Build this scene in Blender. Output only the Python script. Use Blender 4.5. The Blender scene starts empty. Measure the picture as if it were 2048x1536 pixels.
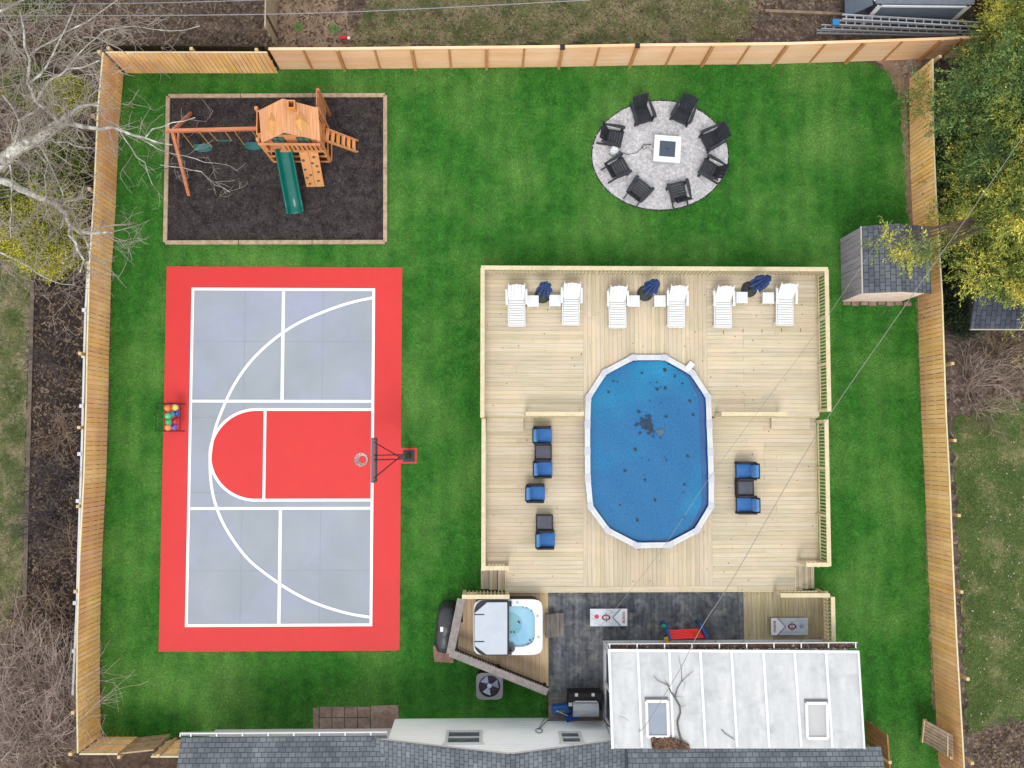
import bpy, math, random
import numpy as np
from mathutils import Vector, Matrix
random.seed(7); rng = np.random.default_rng(11)
SC = bpy.context.scene; COL = SC.collection
# ---------------- camera, sky, sun, exposure ----------------
FPX, HC, NX, NY = 1950.0, 34.0, 975.0, 885.0
_d = Vector((NX-1024, -(NY-768), -FPX)).normalized()
_z = -_d; _x = (Vector((1,0,0)) - _z*_z.x).normalized(); _y = _z.cross(_x)
MW = Matrix((_x, _y, _z))            # camera coords -> world coords
cam_data = bpy.data.cameras.new("camera"); cam = bpy.data.objects.new("camera", cam_data); COL.objects.link(cam)
cam_data.sensor_width = 36; cam_data.lens = FPX/2048*36; cam_data.clip_end = 600; cam_data.clip_start = .5
cam.matrix_world = Matrix.Translation((0,0,HC)) @ MW.to_4x4()
SC.camera = cam
ELEV, AZ = math.radians(62), math.radians(188)     # sun in the south, a touch west
w = bpy.data.worlds.new("World"); SC.world = w; w.use_nodes = True
nt = w.node_tree; sky = nt.nodes.new('ShaderNodeTexSky'); sky.sky_type = 'NISHITA'; sky.sun_disc = False
sky.sun_elevation = ELEV; sky.sun_rotation = AZ; sky.air_density = 4.0; sky.dust_density = .2; sky.ozone_density = .5
hs = nt.nodes.new('ShaderNodeHueSaturation'); hs.inputs['Saturation'].default_value = .2      # bright overcast sky
nt.links.new(sky.outputs[0], hs.inputs['Color']); nt.links.new(hs.outputs[0], nt.nodes['Background'].inputs[0]); nt.nodes['Background'].inputs[1].default_value = 0.15
sd = bpy.data.lights.new("sun", 'SUN'); sd.energy = 1.1; sd.angle = math.radians(18); sd.color = (1, .965, .91)
so = bpy.data.objects.new("sun", sd); COL.objects.link(so)
sv = Vector((math.sin(AZ)*math.cos(ELEV), math.cos(AZ)*math.cos(ELEV), math.sin(ELEV)))
so.rotation_euler = sv.to_track_quat('Z', 'Y').to_euler(); so.location = (0,0,40)
SC.view_settings.view_transform = 'Standard'; SC.view_settings.look = 'None'; SC.view_settings.exposure = 0.83
SC.view_settings.gamma = 1

def P(px, py, z=0.0):
    v = MW @ Vector((px-1024, -(py-768), -FPX)); t = (z-HC)/v.z
    return Vector((v.x*t, v.y*t, z))
def PY(px, py, Y):
    v = MW @ Vector((px-1024, -(py-768), -FPX)); t = Y/v.y
    return Vector((v.x*t, Y, HC+v.z*t))
def ip(pts, x):                        # piecewise-linear lookup
    return float(np.interp(x, [p[0] for p in pts], [p[1] for p in pts]))

# ---------------- materials ----------------
ALB = .62
def S(r, g, b, k=None):
    k = ALB if k is None else k
    f = lambda c: ((c/255)/12.92 if c/255 <= .04045 else ((c/255+.055)/1.055)**2.4)*k
    return (min(f(r),.9), min(f(g),.9), min(f(b),.9), 1)
MATS = {}
def mat(name, c1, c2=None, scale=3.0, stretch=(1,1,1), rough=.75, bump=0.0, bscale=None, isl=0.0, hue=0.0, c3=None,
        s3=.3, t3=(.45,.6), metal=0.0, spec=.3, detail=5, knots=False, mid=(.35,.65), world=True, emit=None, alpha=None, fine=0.0, fa=.38, bands=None, trans=0.0):
    if name in MATS: return MATS[name]
    m = bpy.data.materials.new(name); m.use_nodes = True; MATS[name] = m
    N, L = m.node_tree.nodes, m.node_tree.links; B = N['Principled BSDF']
    B.inputs['Roughness'].default_value = rough; B.inputs['Metallic'].default_value = metal
    B.inputs['Specular IOR Level'].default_value = spec
    if trans: B.inputs['Transmission Weight'].default_value = trans
    if world: src = N.new('ShaderNodeNewGeometry').outputs['Position']
    else: src = N.new('ShaderNodeTexCoord').outputs['Object']
    mp = N.new('ShaderNodeMapping'); mp.inputs['Scale'].default_value = stretch; L.new(src, mp.inputs['Vector'])
    def noise(sc, det=detail, vec=None):
        n = N.new('ShaderNodeTexNoise'); n.inputs['Scale'].default_value = sc; n.inputs['Detail'].default_value = det
        n.inputs['Roughness'].default_value = .62
        L.new(vec or mp.outputs[0], n.inputs['Vector']); return n.outputs['Fac']
    def ramp(f, lo, hi, c_lo, c_hi):
        r = N.new('ShaderNodeValToRGB'); e = r.color_ramp.elements
        e[0].position, e[1].position = lo, hi; e[0].color, e[1].color = c_lo, c_hi; L.new(f, r.inputs[0]); return r.outputs[0]
    def mix(f, a, b, mode='MIX'):
        x = N.new('ShaderNodeMix'); x.data_type = 'RGBA'; x.blend_type = mode
        if isinstance(f, (int, float)): x.inputs[0].default_value = f
        else: L.new(f, x.inputs[0])
        for i, v in ((6, a), (7, b)):
            if isinstance(v, tuple): x.inputs[i].default_value = v
            else: L.new(v, x.inputs[i])
        return x.outputs[2]
    col = ramp(noise(scale), mid[0], mid[1], c1, c2) if c2 else None
    if col is None:
        rg = N.new('ShaderNodeRGB'); rg.outputs[0].default_value = c1; col = rg.outputs[0]
    if c3:
        f = ramp(noise(s3, 3, src), t3[0], t3[1], (0,0,0,1), (1,1,1,1)); col = mix(f, col, c3)
    if fine:
        f = ramp(noise(fine, 2, src), .25, .75, (1-fa,1-fa,1-fa,1), (1+fa,1+fa,1+fa,1)); col = mix(1.0, col, f, 'MULTIPLY')
    if bands:                          # faint mowing stripes
        wv = N.new('ShaderNodeTexWave'); wv.inputs['Scale'].default_value = bands[0]; wv.inputs['Distortion'].default_value = 5; wv.inputs['Detail'].default_value = 3; wv.inputs['Detail Scale'].default_value = .6
        L.new(src, wv.inputs['Vector']); f = ramp(wv.outputs['Fac'], .1, .9, (1-bands[1],)*3+(1,), (1+bands[1],)*3+(1,)); col = mix(1.0, col, f, 'MULTIPLY')
    if isl:
        g = N.new('ShaderNodeNewGeometry'); h = N.new('ShaderNodeHueSaturation'); L.new(col, h.inputs['Color'])
        mr = N.new('ShaderNodeMapRange'); mr.inputs[3].default_value = 1-isl; mr.inputs[4].default_value = 1+isl
        L.new(g.outputs['Random Per Island'], mr.inputs[0]); L.new(mr.outputs[0], h.inputs['Value'])
        if hue:
            ml = N.new('ShaderNodeMath'); ml.operation = 'MULTIPLY'; ml.inputs[1].default_value = 17.31
            fr = N.new('ShaderNodeMath'); fr.operation = 'FRACT'; L.new(g.outputs['Random Per Island'], ml.inputs[0]); L.new(ml.outputs[0], fr.inputs[0])
            m2 = N.new('ShaderNodeMapRange'); m2.inputs[3].default_value = .5-hue; m2.inputs[4].default_value = .5+hue
            L.new(fr.outputs[0], m2.inputs[0]); L.new(m2.outputs[0], h.inputs['Hue'])
            m3 = N.new('ShaderNodeMapRange'); m3.inputs[3].default_value = .93; m3.inputs[4].default_value = 1.07
            L.new(fr.outputs[0], m3.inputs[0]); L.new(m3.outputs[0], h.inputs['Saturation'])
        col = h.outputs[0]
    if knots:
        v = N.new('ShaderNodeTexVoronoi'); v.inputs['Scale'].default_value = 3.0; L.new(src, v.inputs['Vector'])
        f = ramp(v.outputs['Distance'], .045, .075, (1,1,1,1), (0,0,0,1)); col = mix(f, col, S(95,62,35))
    L.new(col, B.inputs['Base Color'])
    if bump:
        b = N.new('ShaderNodeBump'); b.inputs['Strength'].default_value = bump; b.inputs['Distance'].default_value = .03
        L.new(noise(bscale or scale*3, 4), b.inputs['Height']); L.new(b.outputs[0], B.inputs['Normal'])
    if emit: B.inputs['Emission Color'].default_value = emit; B.inputs['Emission Strength'].default_value = 1
    return m
def shingle(name, c1, c2, mortar, rot=0, bw=.32, rh=.14, squash=1.0):
    if name in MATS: return MATS[name]
    m = bpy.data.materials.new(name); m.use_nodes = True; MATS[name] = m
    N, L = m.node_tree.nodes, m.node_tree.links; B = N['Principled BSDF']; B.inputs['Roughness'].default_value = .92
    B.inputs['Specular IOR Level'].default_value = .15
    g = N.new('ShaderNodeNewGeometry'); mp = N.new('ShaderNodeMapping'); mp.inputs['Rotation'].default_value = (0,0,rot)
    L.new(g.outputs['Position'], mp.inputs[0])
    bt = N.new('ShaderNodeTexBrick'); L.new(mp.outputs[0], bt.inputs['Vector'])
    bt.inputs['Color1'].default_value = c1; bt.inputs['Color2'].default_value = c2; bt.inputs['Mortar'].default_value = mortar
    bt.inputs['Scale'].default_value = 1; bt.inputs['Brick Width'].default_value = bw; bt.inputs['Row Height'].default_value = rh
    bt.inputs['Mortar Size'].default_value = .012; bt.inputs['Mortar Smooth'].default_value = .4; bt.inputs['Bias'].default_value = 0
    n = N.new('ShaderNodeTexNoise'); n.inputs['Scale'].default_value = 1.3; n.inputs['Detail'].default_value = 8; L.new(g.outputs['Position'], n.inputs['Vector'])
    r = N.new('ShaderNodeValToRGB'); r.color_ramp.elements[0].position = .3; r.color_ramp.elements[1].position = .7
    r.color_ramp.elements[0].color = (.72,.72,.74,1); r.color_ramp.elements[1].color = (1.25,1.23,1.2,1); L.new(n.outputs['Fac'], r.inputs[0])
    x = N.new('ShaderNodeMix'); x.data_type = 'RGBA'; x.blend_type = 'MULTIPLY'; x.inputs[0].default_value = 1
    L.new(bt.outputs['Color'], x.inputs[6]); L.new(r.outputs[0], x.inputs[7]); L.new(x.outputs[2], B.inputs['Base Color'])
    b = N.new('ShaderNodeBump'); b.inputs['Strength'].default_value = .6; b.inputs['Distance'].default_value = .02
    L.new(bt.outputs['Fac'], b.inputs['Height']); b.invert = True; L.new(b.outputs[0], B.inputs['Normal'])
    return m

# ---------------- mesh builder ----------------
class MB:
    def __init__(s): s.v, s.f = [], []
    def add(s, vs, fs):
        n = len(s.v); s.v += [tuple(v) for v in vs]; s.f += [tuple(i+n for i in f) for f in fs]; return s
    def box(s, c, size, R=0.0):
        if not isinstance(R, Matrix): R = Matrix.Rotation(R, 3, 'Z')
        c = Vector(c); a, b, d = size[0]/2, size[1]/2, size[2]/2
        vs = [c + R @ Vector((x*a, y*b, z*d)) for z in (-1,1) for x, y in ((-1,-1),(1,-1),(1,1),(-1,1))]
        return s.add(vs, [(3,2,1,0),(4,5,6,7),(0,1,5,4),(1,2,6,5),(2,3,7,6),(3,0,4,7)])
    def b2(s, x0, x1, y0, y1, z0, z1): return s.box(((x0+x1)/2,(y0+y1)/2,(z0+z1)/2), (abs(x1-x0),abs(y1-y0),abs(z1-z0)))
    def beam(s, p, q, w, h, up=(0,0,1)):
        p, q = Vector(p), Vector(q); d = (q-p); l = d.length; d.normalize(); up = Vector(up)
        if abs(d.dot(up)) > .98: up = Vector((0,1,0))
        sx = d.cross(up).normalized(); uz = sx.cross(d); R = Matrix((sx, d, uz)).transposed()
        return s.box((p+q)/2, (w, l, h), R)
    def tube(s, pts, rad, n=8, cap=True):
        pts = [Vector(p) for p in pts]; m = len(pts)
        if not isinstance(rad, (list, tuple)): rad = [rad]*m
        base = len(s.v); ref = Vector((.12,.31,.94))
        for i, p in enumerate(pts):
            d = (pts[min(i+1,m-1)]-pts[max(i-1,0)])
            d = d.normalized() if d.length > 1e-9 else Vector((0,0,1))
            if abs(d.dot(ref)) > .96: ref = Vector((.9,.2,-.1)).normalized()
            a = d.cross(ref).normalized(); b = d.cross(a)
            for k in range(n):
                t = 2*math.pi*k/n; s.v.append(tuple(p + (a*math.cos(t)+b*math.sin(t))*rad[i]))
        for i in range(m-1):
            for k in range(n):
                k2 = (k+1) % n; s.f.append((base+i*n+k, base+i*n+k2, base+(i+1)*n+k2, base+(i+1)*n+k))
        if cap: s.f.append(tuple(base+k for k in range(n))[::-1]); s.f.append(tuple(base+(m-1)*n+k for k in range(n)))
        return s
    def cyl(s, c, r, z0, z1, n=24, r2=None): return s.tube([(c[0],c[1],z0),(c[0],c[1],z1)], [r, r if r2 is None else r2], n)
    def lathe(s, c, prof, n=20, sx=1, sy=1):
        b = len(s.v); c = Vector(c)
        for r, z in prof:
            for k in range(n):
                t = 2*math.pi*k/n; s.v.append((c.x+r*sx*math.cos(t), c.y+r*sy*math.sin(t), c.z+z))
        for i in range(len(prof)-1):
            for k in range(n):
                k2 = (k+1) % n; s.f.append((b+i*n+k, b+i*n+k2, b+(i+1)*n+k2, b+(i+1)*n+k))
        s.f.append(tuple(b+k for k in range(n))[::-1]); s.f.append(tuple(b+(len(prof)-1)*n+k for k in range(n))); return s
    def sph(s, c, r, n=14, sz=1.0): return s.lathe(c, [(max(r*math.sin(math.pi*i/8),1e-4), -r*sz*math.cos(math.pi*i/8)) for i in range(9)], n)
    def prism(s, poly, z0, z1):
        n = len(poly); vs = [(p[0],p[1],z0) for p in poly]+[(p[0],p[1],z1) for p in poly]
        fs = [tuple(range(n))[::-1], tuple(range(n,2*n))]+[(i,(i+1)%n,n+(i+1)%n,n+i) for i in range(n)]
        return s.add(vs, fs)
    def hexa(s, A, B):                 # two matching quads A (bottom) and B (top)
        return s.add(list(A)+list(B), [(3,2,1,0),(4,5,6,7),(0,1,5,4),(1,2,6,5),(2,3,7,6),(3,0,4,7)])
    def slab(s, quad, th, n=None):     # thick quad; thickness goes down the normal
        q = [Vector(p) for p in quad]; nn = (q[1]-q[0]).cross(q[2]-q[0]).normalized()
        if nn.z < 0: nn = -nn
        return s.hexa([p-nn*th for p in q], q) if (q[1]-q[0]).cross(q[2]-q[0]).z >= 0 else s.hexa([p-nn*th for p in q[::-1]], q[::-1])
    def obj(s, name, m, parent=None, smooth=False, bevel=0, **tags):
        me = bpy.data.meshes.new(name); me.from_pydata(s.v, [], s.f); me.validate(); me.update()
        me.materials.append(m)
        if smooth: me.polygons.foreach_set('use_smooth', [True]*len(me.polygons))
        o = bpy.data.objects.new(name, me); COL.objects.link(o)
        if parent: o.parent = parent
        if bevel:
            bv = o.modifiers.new('bevel', 'BEVEL'); bv.width = bevel; bv.segments = 2; bv.limit_method = 'ANGLE'
        for k, v in tags.items(): o[k] = v
        return o
def tag(o, label, category, group=None):
    o['label'] = label; o['category'] = category
    if group: o['group'] = group
    return o
def E(name, loc, rz=0, label=None, category=None, group=None):
    o = bpy.data.objects.new(name, None); COL.objects.link(o); o.location = loc; o.rotation_euler = (0,0,rz); o.empty_display_size = .2
    if label: tag(o, label, category, group)
    return o
def kids(o): return [c for c in COL.objects if c.parent == o]
def dup(root, loc, rz, label, group=None):      # copy a thing with copies of its parts and their sub-parts
    kd = {}
    for o in COL.objects:
        if o.parent: kd.setdefault(o.parent.name, []).append(o)
    def cp(o, par):
        c = o.copy(); COL.objects.link(c)
        if par: c.parent = par
        for ch in kd.get(o.name, []): cp(ch, c)
        return c
    r = cp(root, None); r.location = loc; r.rotation_euler = (0,0,rz); r['label'] = label
    if group: r['group'] = group
    return r
def struct(o): o['kind'] = 'structure'; return o
def jitter(poly, step=.12, amp=.05, r=random):
    out = []; n = len(poly)
    for i in range(n):
        a, b = Vector(poly[i][:2]), Vector(poly[(i+1)%n][:2]); L = (b-a).length; k = max(1, int(L/step)); nn = Vector((-(b-a).y, (b-a).x)).normalized()
        for j in range(k): out.append(tuple(a+(b-a)*j/k+nn*r.uniform(-amp,amp)))
    return out
def sheet(name, poly, z, m, parent=None):
    b = MB(); b.add([(p[0],p[1],z) for p in poly], [tuple(range(len(poly)))]); return b.obj(name, m, parent)
def inpoly(pts, poly):
    x, y = pts[:,0], pts[:,1]; c = np.zeros(len(pts), bool); n = len(poly)
    for i in range(n):
        x1,y1 = poly[i][:2]; x2,y2 = poly[(i+1)%n][:2]
        if y1 == y2: continue
        cond = (y1 > y) != (y2 > y); xi = (x2-x1)*(y-y1)/(y2-y1)+x1; c ^= cond & (x < xi)
    return c
def bignp(name, V, F, m, parent=None):
    me = bpy.data.meshes.new(name); k = F.shape[1]
    me.vertices.add(len(V)); me.vertices.foreach_set('co', V.astype(np.float32).ravel())
    me.loops.add(F.size); me.loops.foreach_set('vertex_index', F.astype(np.int32).ravel())
    me.polygons.add(len(F)); me.polygons.foreach_set('loop_start', np.arange(0, F.size, k, dtype=np.int32)); me.polygons.foreach_set('loop_total', np.full(len(F), k, np.int32))
    me.update(calc_edges=True); me.materials.append(m); o = bpy.data.objects.new(name, me); COL.objects.link(o)
    if parent: o.parent = parent
    return o

WHITE = mat('white_plastic', S(246,248,252), rough=.45, isl=.03)
BLACK = mat('black_metal', S(38,38,44), rough=.45)
CREAM = mat('cream_lumber', S(236,222,186), S(222,204,160), scale=6, stretch=(1,1,1), isl=.07, hue=.008, bump=.15)
DKW = [mat('deck_boards_along_x', S(225,212,188), S(208,191,162), scale=3.5, stretch=(.25,5,1), c3=S(228,206,180), s3=.9, t3=(.48,.66), isl=.085, hue=.005, bump=.25, knots=True, rough=.8),
       mat('deck_boards_along_y', S(225,210,185), S(206,189,160), scale=3.5, stretch=(5,.25,1), c3=S(228,204,178), s3=.9, t3=(.48,.66), isl=.085, hue=.005, bump=.25, knots=True, rough=.8)]
FEN = mat('fresh_fence_wood', S(252,208,146,.84), S(242,188,120,.8), scale=3, stretch=(1,1,.3), c3=S(236,176,128,.74), s3=.35, t3=(.45,.65), isl=.09, hue=.004, bump=.2, rough=.8)
FENH = mat('pale_fence_boards', S(250,204,164,.75), S(242,190,148,.72), scale=4, stretch=(.3,1,4), isl=.06, hue=.003, c3=S(250,208,172,.74), s3=.4, t3=(.45,.65), bump=.2, rough=.8)
GREYW = mat('weathered_grey_wood', S(140,132,126), S(104,98,96), scale=4, stretch=(3,.4,1), isl=.15, bump=.4, rough=.9)
PLAYW = mat('orange_cedar', S(238,166,104), S(220,142,84), scale=4, stretch=(4,.4,1), isl=.08, hue=.004, bump=.2)
# ================= SETTING =================
XY = lambda pts, z=0: [tuple(P(x,y,z))[:2] for x, y in pts]
LITTER = mat('leaf_litter', S(118,102,94), S(66,54,52), scale=2.2, bump=.5, bscale=14, c3=S(150,134,116), s3=7, t3=(.56,.66), fine=9, rough=1)
struct(sheet('ground', [(-150,-150),(150,-150),(150,150),(-150,150)], -.03, LITTER))
LAWN = mat('lawn_soil', S(62,128,40), S(34,98,22), scale=2.6, mid=(.32,.68), c3=S(96,140,62), s3=.3, t3=(.44,.72), fine=8, fa=.25, bands=(.45,.07), bump=.4, bscale=20, rough=1)
lawn_px = [(249,143),(557,143),(560,136),(980,132),(1560,125),(1745,126),(1790,150),(1812,210),(1819,420),(1842,620),(1856,1000),(1868,1250),(1872,1440),(1880,1560),(1250,1560),(780,1470),(205,1476),(202,1250),(208,1090),(219,800),(224,540),(238,260)]
LAWNP = XY(lawn_px); struct(sheet('lawn', jitter(LAWNP, .15, .05), 0, LAWN))
NBG = mat('thin_neighbour_grass', S(110,116,72), S(72,86,48), scale=.9, c3=S(146,134,110), s3=1.6, t3=(.46,.62), fine=10, bump=.4, bscale=16, rough=1)
NBL = mat('green_neighbour_grass', S(92,112,58), S(66,88,42), scale=.7, c3=S(134,132,92), s3=1.1, t3=(.5,.68), fine=10, bump=.4, bscale=16, rough=1)
DIRT = mat('pale_dirt', S(164,138,116), S(126,106,92), scale=2, bump=.4, bscale=12, rough=1, fine=8)
struct(sheet('neighbour_lawn', jitter(XY([(700,92),(760,-60),(1180,-60),(1530,-60),(1500,30),(1480,78),(1100,90)]), .2, .12), -.012, NBG))
struct(sheet('neighbour_lawn', jitter(XY([(1905,880),(1912,840),(1990,800),(2140,790),(2140,1420),(1990,1440),(1936,1470),(1925,1250)]), .2, .12), -.012, NBL))
struct(sheet('neighbour_lawn', jitter(XY([(-90,560),(60,520),(66,560),(56,800),(50,1000),(44,1190),(0,1260),(-90,1300)]), .2, .1), -.012, NBG))
struct(sheet('bare_dirt_strip', jitter(XY([(545,98),(548,-60),(640,-60),(700,40),(720,92)]), .15, .12), -.008, DIRT))
struct(sheet('worn_corner_soil', jitter(XY([(1750,118),(1850,112),(1868,112),(1812,195),(1838,600),(1870,1420),(1864,1420),(1850,1000),(1833,620),(1812,400),(1800,200),(1770,140)]), .12, .05), .006, DIRT))
# dark mulch bed at left
DMUL = mat('dark_mulch', S(62,52,52), S(34,28,30), scale=3.2, c3=S(96,80,70), s3=9, t3=(.58,.68), fine=11, bump=.6, bscale=16, rough=1)
struct(sheet('mulch_bed', jitter(XY([(62,560),(180,540),(172,900),(160,1180),(150,1300),(60,1290),(48,1190),(52,900)]), .15, .06), -.006, DMUL))
struct(sheet('soil_bed', jitter(XY([(120,1512),(205,1478),(360,1474),(362,1600),(110,1600)]), .15, .08), .004, mat('brown_soil', S(104,84,74), S(70,56,50), scale=3, bump=.5, fine=9, rough=1)))
tag(MB().beam(P(66,560,.02), P(50,1200,.02), .14, .09).obj('garden_edging', mat('old_edging', S(128,112,98), S(92,80,72), scale=5, bump=.3)), 'brown landscape edging board between the thin grass and the dark mulch bed', 'edging')
# pavers
CONC = mat('pinkish_paver', S(172,148,136), S(140,118,108), scale=2.5, isl=.08, fine=10, bump=.3, rough=.95)
b = MB()
for i in range(4):
    for j in range(2):
        x0 = 639+i*25.5; y0 = 1414+j*22; q = [P(x0,y0,.03),P(x0+24.3,y0,.03),P(x0+24.3,y0+20.6,.03),P(x0,y0+20.6,.03)]; b.slab(q, .05)
b.slab([P(741,1412,.03),P(797,1410,.03),P(797,1462,.03),P(741,1462,.03)], .05)
b.slab([P(626,1416,.03),P(637,1416,.03),P(637,1462,.03),P(626,1462,.03)], .05)
struct(b.obj('paver_path', CONC, bevel=.01))

# ---------------- basketball court ----------------
CZ = .03
RED = mat('red_court_paint', S(228,58,58), S(222,54,55), scale=.3, fine=3.0, fa=.03, rough=.6, bump=.05, bscale=60)
GRY = mat('grey_court_paint', S(170,176,188), S(158,165,176), scale=.5, rough=.65, fine=4, fa=.04, bump=.05, bscale=60, c3=S(168,174,200), s3=.35, t3=(.45,.7))
LINE = mat('white_line_paint', S(250,250,252,.7), rough=.6)
cl, cr, ct, cb = P(326,915).x, P(802,915).x, P(560,534).y, P(560,1302).y
court = E('basketball_court', (0,0,0), label='red and grey painted half basketball court with white lines', category='sports court')
b = MB(); b.prism([(cl,cb),(cr,cb),(cr,P(800,927).y),(P(834,910).x,P(800,927).y),(P(834,910).x,P(800,896).y),(cr,P(800,896).y),(cr,ct),(cl,ct)], -.08, CZ); b.obj('slab', RED, court)
il, ir, it, ib = P(380,915).x, P(745,915).x, P(560,579).y, P(560,1250).y
LW = .095
lt, lb = P(640,819).y, P(640,1000).y; ftx = P(529.5,910).x; r0 = (lt-lb)/2; cyl_ = (lt+lb)/2; axc = P(513,910).x
xl0 = P(420.5,910).x
def arc(cx, cy, rx, ry, a0, a1, n): return [(cx+rx*math.cos(a0+(a1-a0)*i/n), cy+ry*math.sin(a0+(a1-a0)*i/n)) for i in range(n+1)]
sheet('grey_field', [(il,ib),(ir,ib),(ir,it),(il,it)], CZ+.004, GRY, court)
key = [(ir,lb),(ir,lt)]+arc(axc, cyl_, axc-xl0, r0, math.pi/2, 3*math.pi/2, 40)
sheet('key_area', key, CZ+.008, RED, court)
lines = MB(); LZ = CZ+.012
def line(pts, w=LW, z=LZ):
    global lines
    pts = [Vector(p) for p in pts]; L_, R_ = [], []
    for i, p in enumerate(pts):
        d = (pts[min(i+1,len(pts)-1)]-pts[max(i-1,0)]).normalized(); n = Vector((-d.y,d.x))*w/2; L_.append(p+n); R_.append(p-n)
    n = len(pts); lines.add([(q.x,q.y,z) for q in L_+R_], [(n+i,n+i+1,i+1,i) for i in range(n-1)])
h = LW/2
line([(il,it),(ir,it)]); line([(il,ib),(ir,ib)]); line([(il,it+h),(il,ib-h)], z=LZ+.001); line([(ir,it+h),(ir,ib-h)], z=LZ+.001)
yk1, yk2 = P(560,802.5).y, P(560,1016.5).y
line([(il+h,yk1),(ir-h,yk1)], z=LZ+.002); line([(il+h,yk2),(ir-h,yk2)], z=LZ+.002)
cxl = P(563,915).x
line([(cxl,it-h),(cxl,yk1+h)], .11, LZ+.003); line([(cxl,ib+h),(cxl,yk2-h)], .11, LZ+.003)
line([(ir,lt)]+arc(axc, cyl_, axc-xl0, r0, math.pi/2, 3*math.pi/2, 48)+[(ir,lb)], z=LZ+.004)
line([(ftx,lt),(ftx,lb)], z=LZ+.005)
a3x = P(421,915).x; yt, yb = P(745,595.5).y, P(740,1234).y; ry3 = (yt-yb)/2
fit = []
for i in range(61):                    # three-point arc: measured points, smoothed
    fit.append(i)
apx = [(747,595.5),(700,606),(650,623),(600,645),(560,670),(520,704),(490,738),(465,777),(445,820),(430,862),(422,905),(421,940),(425,980),(434,1015),(448,1048),(470,1084),(500,1121),(540,1153),(580,1180),(620,1201),(660,1216),(700,1227),(741,1234)]
pw = [P(x,y) for x, y in apx]; sm = []
for i in range(len(pw)-1):
    p0,p1,p2,p3 = pw[max(i-1,0)],pw[i],pw[i+1],pw[min(i+2,len(pw)-1)]
    for k in range(4):
        t = k/4; sm.append(((p1*2+(p2-p0)*t+(p0*2-p1*5+p2*4-p3)*t*t+(p1*3-p0-p2*3+p3)*t**3)*.5).to_2d())
sm.append(pw[-1].to_2d()); line(sm, z=LZ+.006)
lines.obj('white_lines', LINE, court)
b = MB()
jm = mat('joint_groove', S(150,157,176))
for y in (683, 835, 985, 1141): yy = P(560,y).y; b.b2(cl+.1, cr-.1, yy-.006, yy+.006, CZ+.006, CZ+.0065) if y == -1 else b.b2(il+.06, (ir if y in (683,1141) else P(470 if y==835 else 480,915).x), yy-.009, yy+.009, CZ+.0045, CZ+.006)
for x in (486, 643):
    xx = P(x,915).x
    for y0, y1 in ((583,798),(806,(835 if x == 486 else 814))) if True else (): b.b2(xx-.009, xx+.009, P(x,y1).y, P(x,y0).y, CZ+.0045, CZ+.0061)
    for y0, y1 in (((985 if x == 486 else 1005),1012),(1021,1247)): b.b2(xx-.009, xx+.009, P(x,y1).y, P(x,y0).y, CZ+.0045, CZ+.0061)
b.obj('control_joints', jm, court)

# ---------------- mulch play pit ----------------
MUL = mat('black_mulch', S(80,72,74), S(44,39,42), scale=2.2, c3=S(92,82,82), s3=16, t3=(.58,.68), fine=10, bump=.7, bscale=18, rough=1)
mp_ = [P(338,194), P(771,192), P(771,485), P(332,486)]
pit = E('play_area_bed', (0,0,0), label='dark mulch play bed framed by pale landscape timbers', category='play area')
sheet('mulch_surface', [p[:2] for p in mp_], .05, MUL, pit)
TIM = mat('landscape_timber', S(206,182,156), S(168,144,120), scale=6, isl=.1, bump=.3)
b = MB()
for i in range(4): 
    p, q = mp_[i], mp_[(i+1)%4]; d = (q-p).normalized(); k = 3 if i % 2 == 0 else 2
    for j in range(k): b.beam(p+(q-p)*j/k+d*.01+Vector((0,0,.06)), p+(q-p)*(j+1)/k-d*.01+Vector((0,0,.06)), .14, .14)
b.obj('timber_border', TIM, pit, bevel=.01)
# mulch chips
n = 7000; lo, hi = np.array(mp_[3][:2]), np.array(mp_[1][:2])
def chips(name, poly, n, z, m, ln=(.03,.09), wd=(.012,.03), parent=None, seed=1, holes=(), up=.02, kind=True):
    r = np.random.default_rng(seed); pl = np.array([p[:2] for p in poly]); mn, mx = pl.min(0), pl.max(0)
    pts = r.uniform(mn, mx, (int(n), 2)); k = inpoly(pts, poly)
    for h_ in holes: k &= ~inpoly(pts, h_)
    pts = pts[k]; n = len(pts); a = r.uniform(0, 2*np.pi, n); l = r.uniform(*ln, n)[:,None]/2; w_ = r.uniform(*wd, n)[:,None]/2
    d = np.stack([np.cos(a), np.sin(a)], 1); e = np.stack([-d[:,1], d[:,0]], 1)
    zz = z+r.uniform(0, up, (n,4)); V = np.zeros((n,4,3))
    for i, (sx, sy) in enumerate(((-1,-1),(1,-1),(1,1),(-1,1))): V[:,i,:2] = pts+d*l*sx+e*w_*sy; V[:,i,2] = zz[:,i]
    o = bignp(name, V.reshape(-1,3), np.arange(n*4).reshape(-1,4), m, parent)
    if kind: o['kind'] = 'stuff'
    return o
chips('mulch_chips', mp_, 16000, .055, mat('mulch_chip', S(86,76,74), S(40,34,36), scale=4, isl=.6, rough=1), parent=pit, seed=3)
LEAFM = mat('dead_leaf', S(138,116,96), S(74,58,48), scale=3, isl=.55, hue=.02, rough=1)
leafp = XY([(-60,-60),(2140,-60),(2140,1600),(-60,1600)])
hp = [LAWNP, XY([(190,100),(560,90),(2000,60),(1950,1536),(140,1536)]), XY([(-90,520),(60,520),(44,1190),(-90,1300)]), XY([(1912,840),(2140,800),(2140,1420),(1936,1470)])]
tag(chips('fallen_leaves', leafp, 150000, -.02, LEAFM, ln=(.05,.12), wd=(.03,.07), seed=5, holes=hp, up=.04), 'dead leaves and litter over the neighbouring beds', 'leaves')
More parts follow.
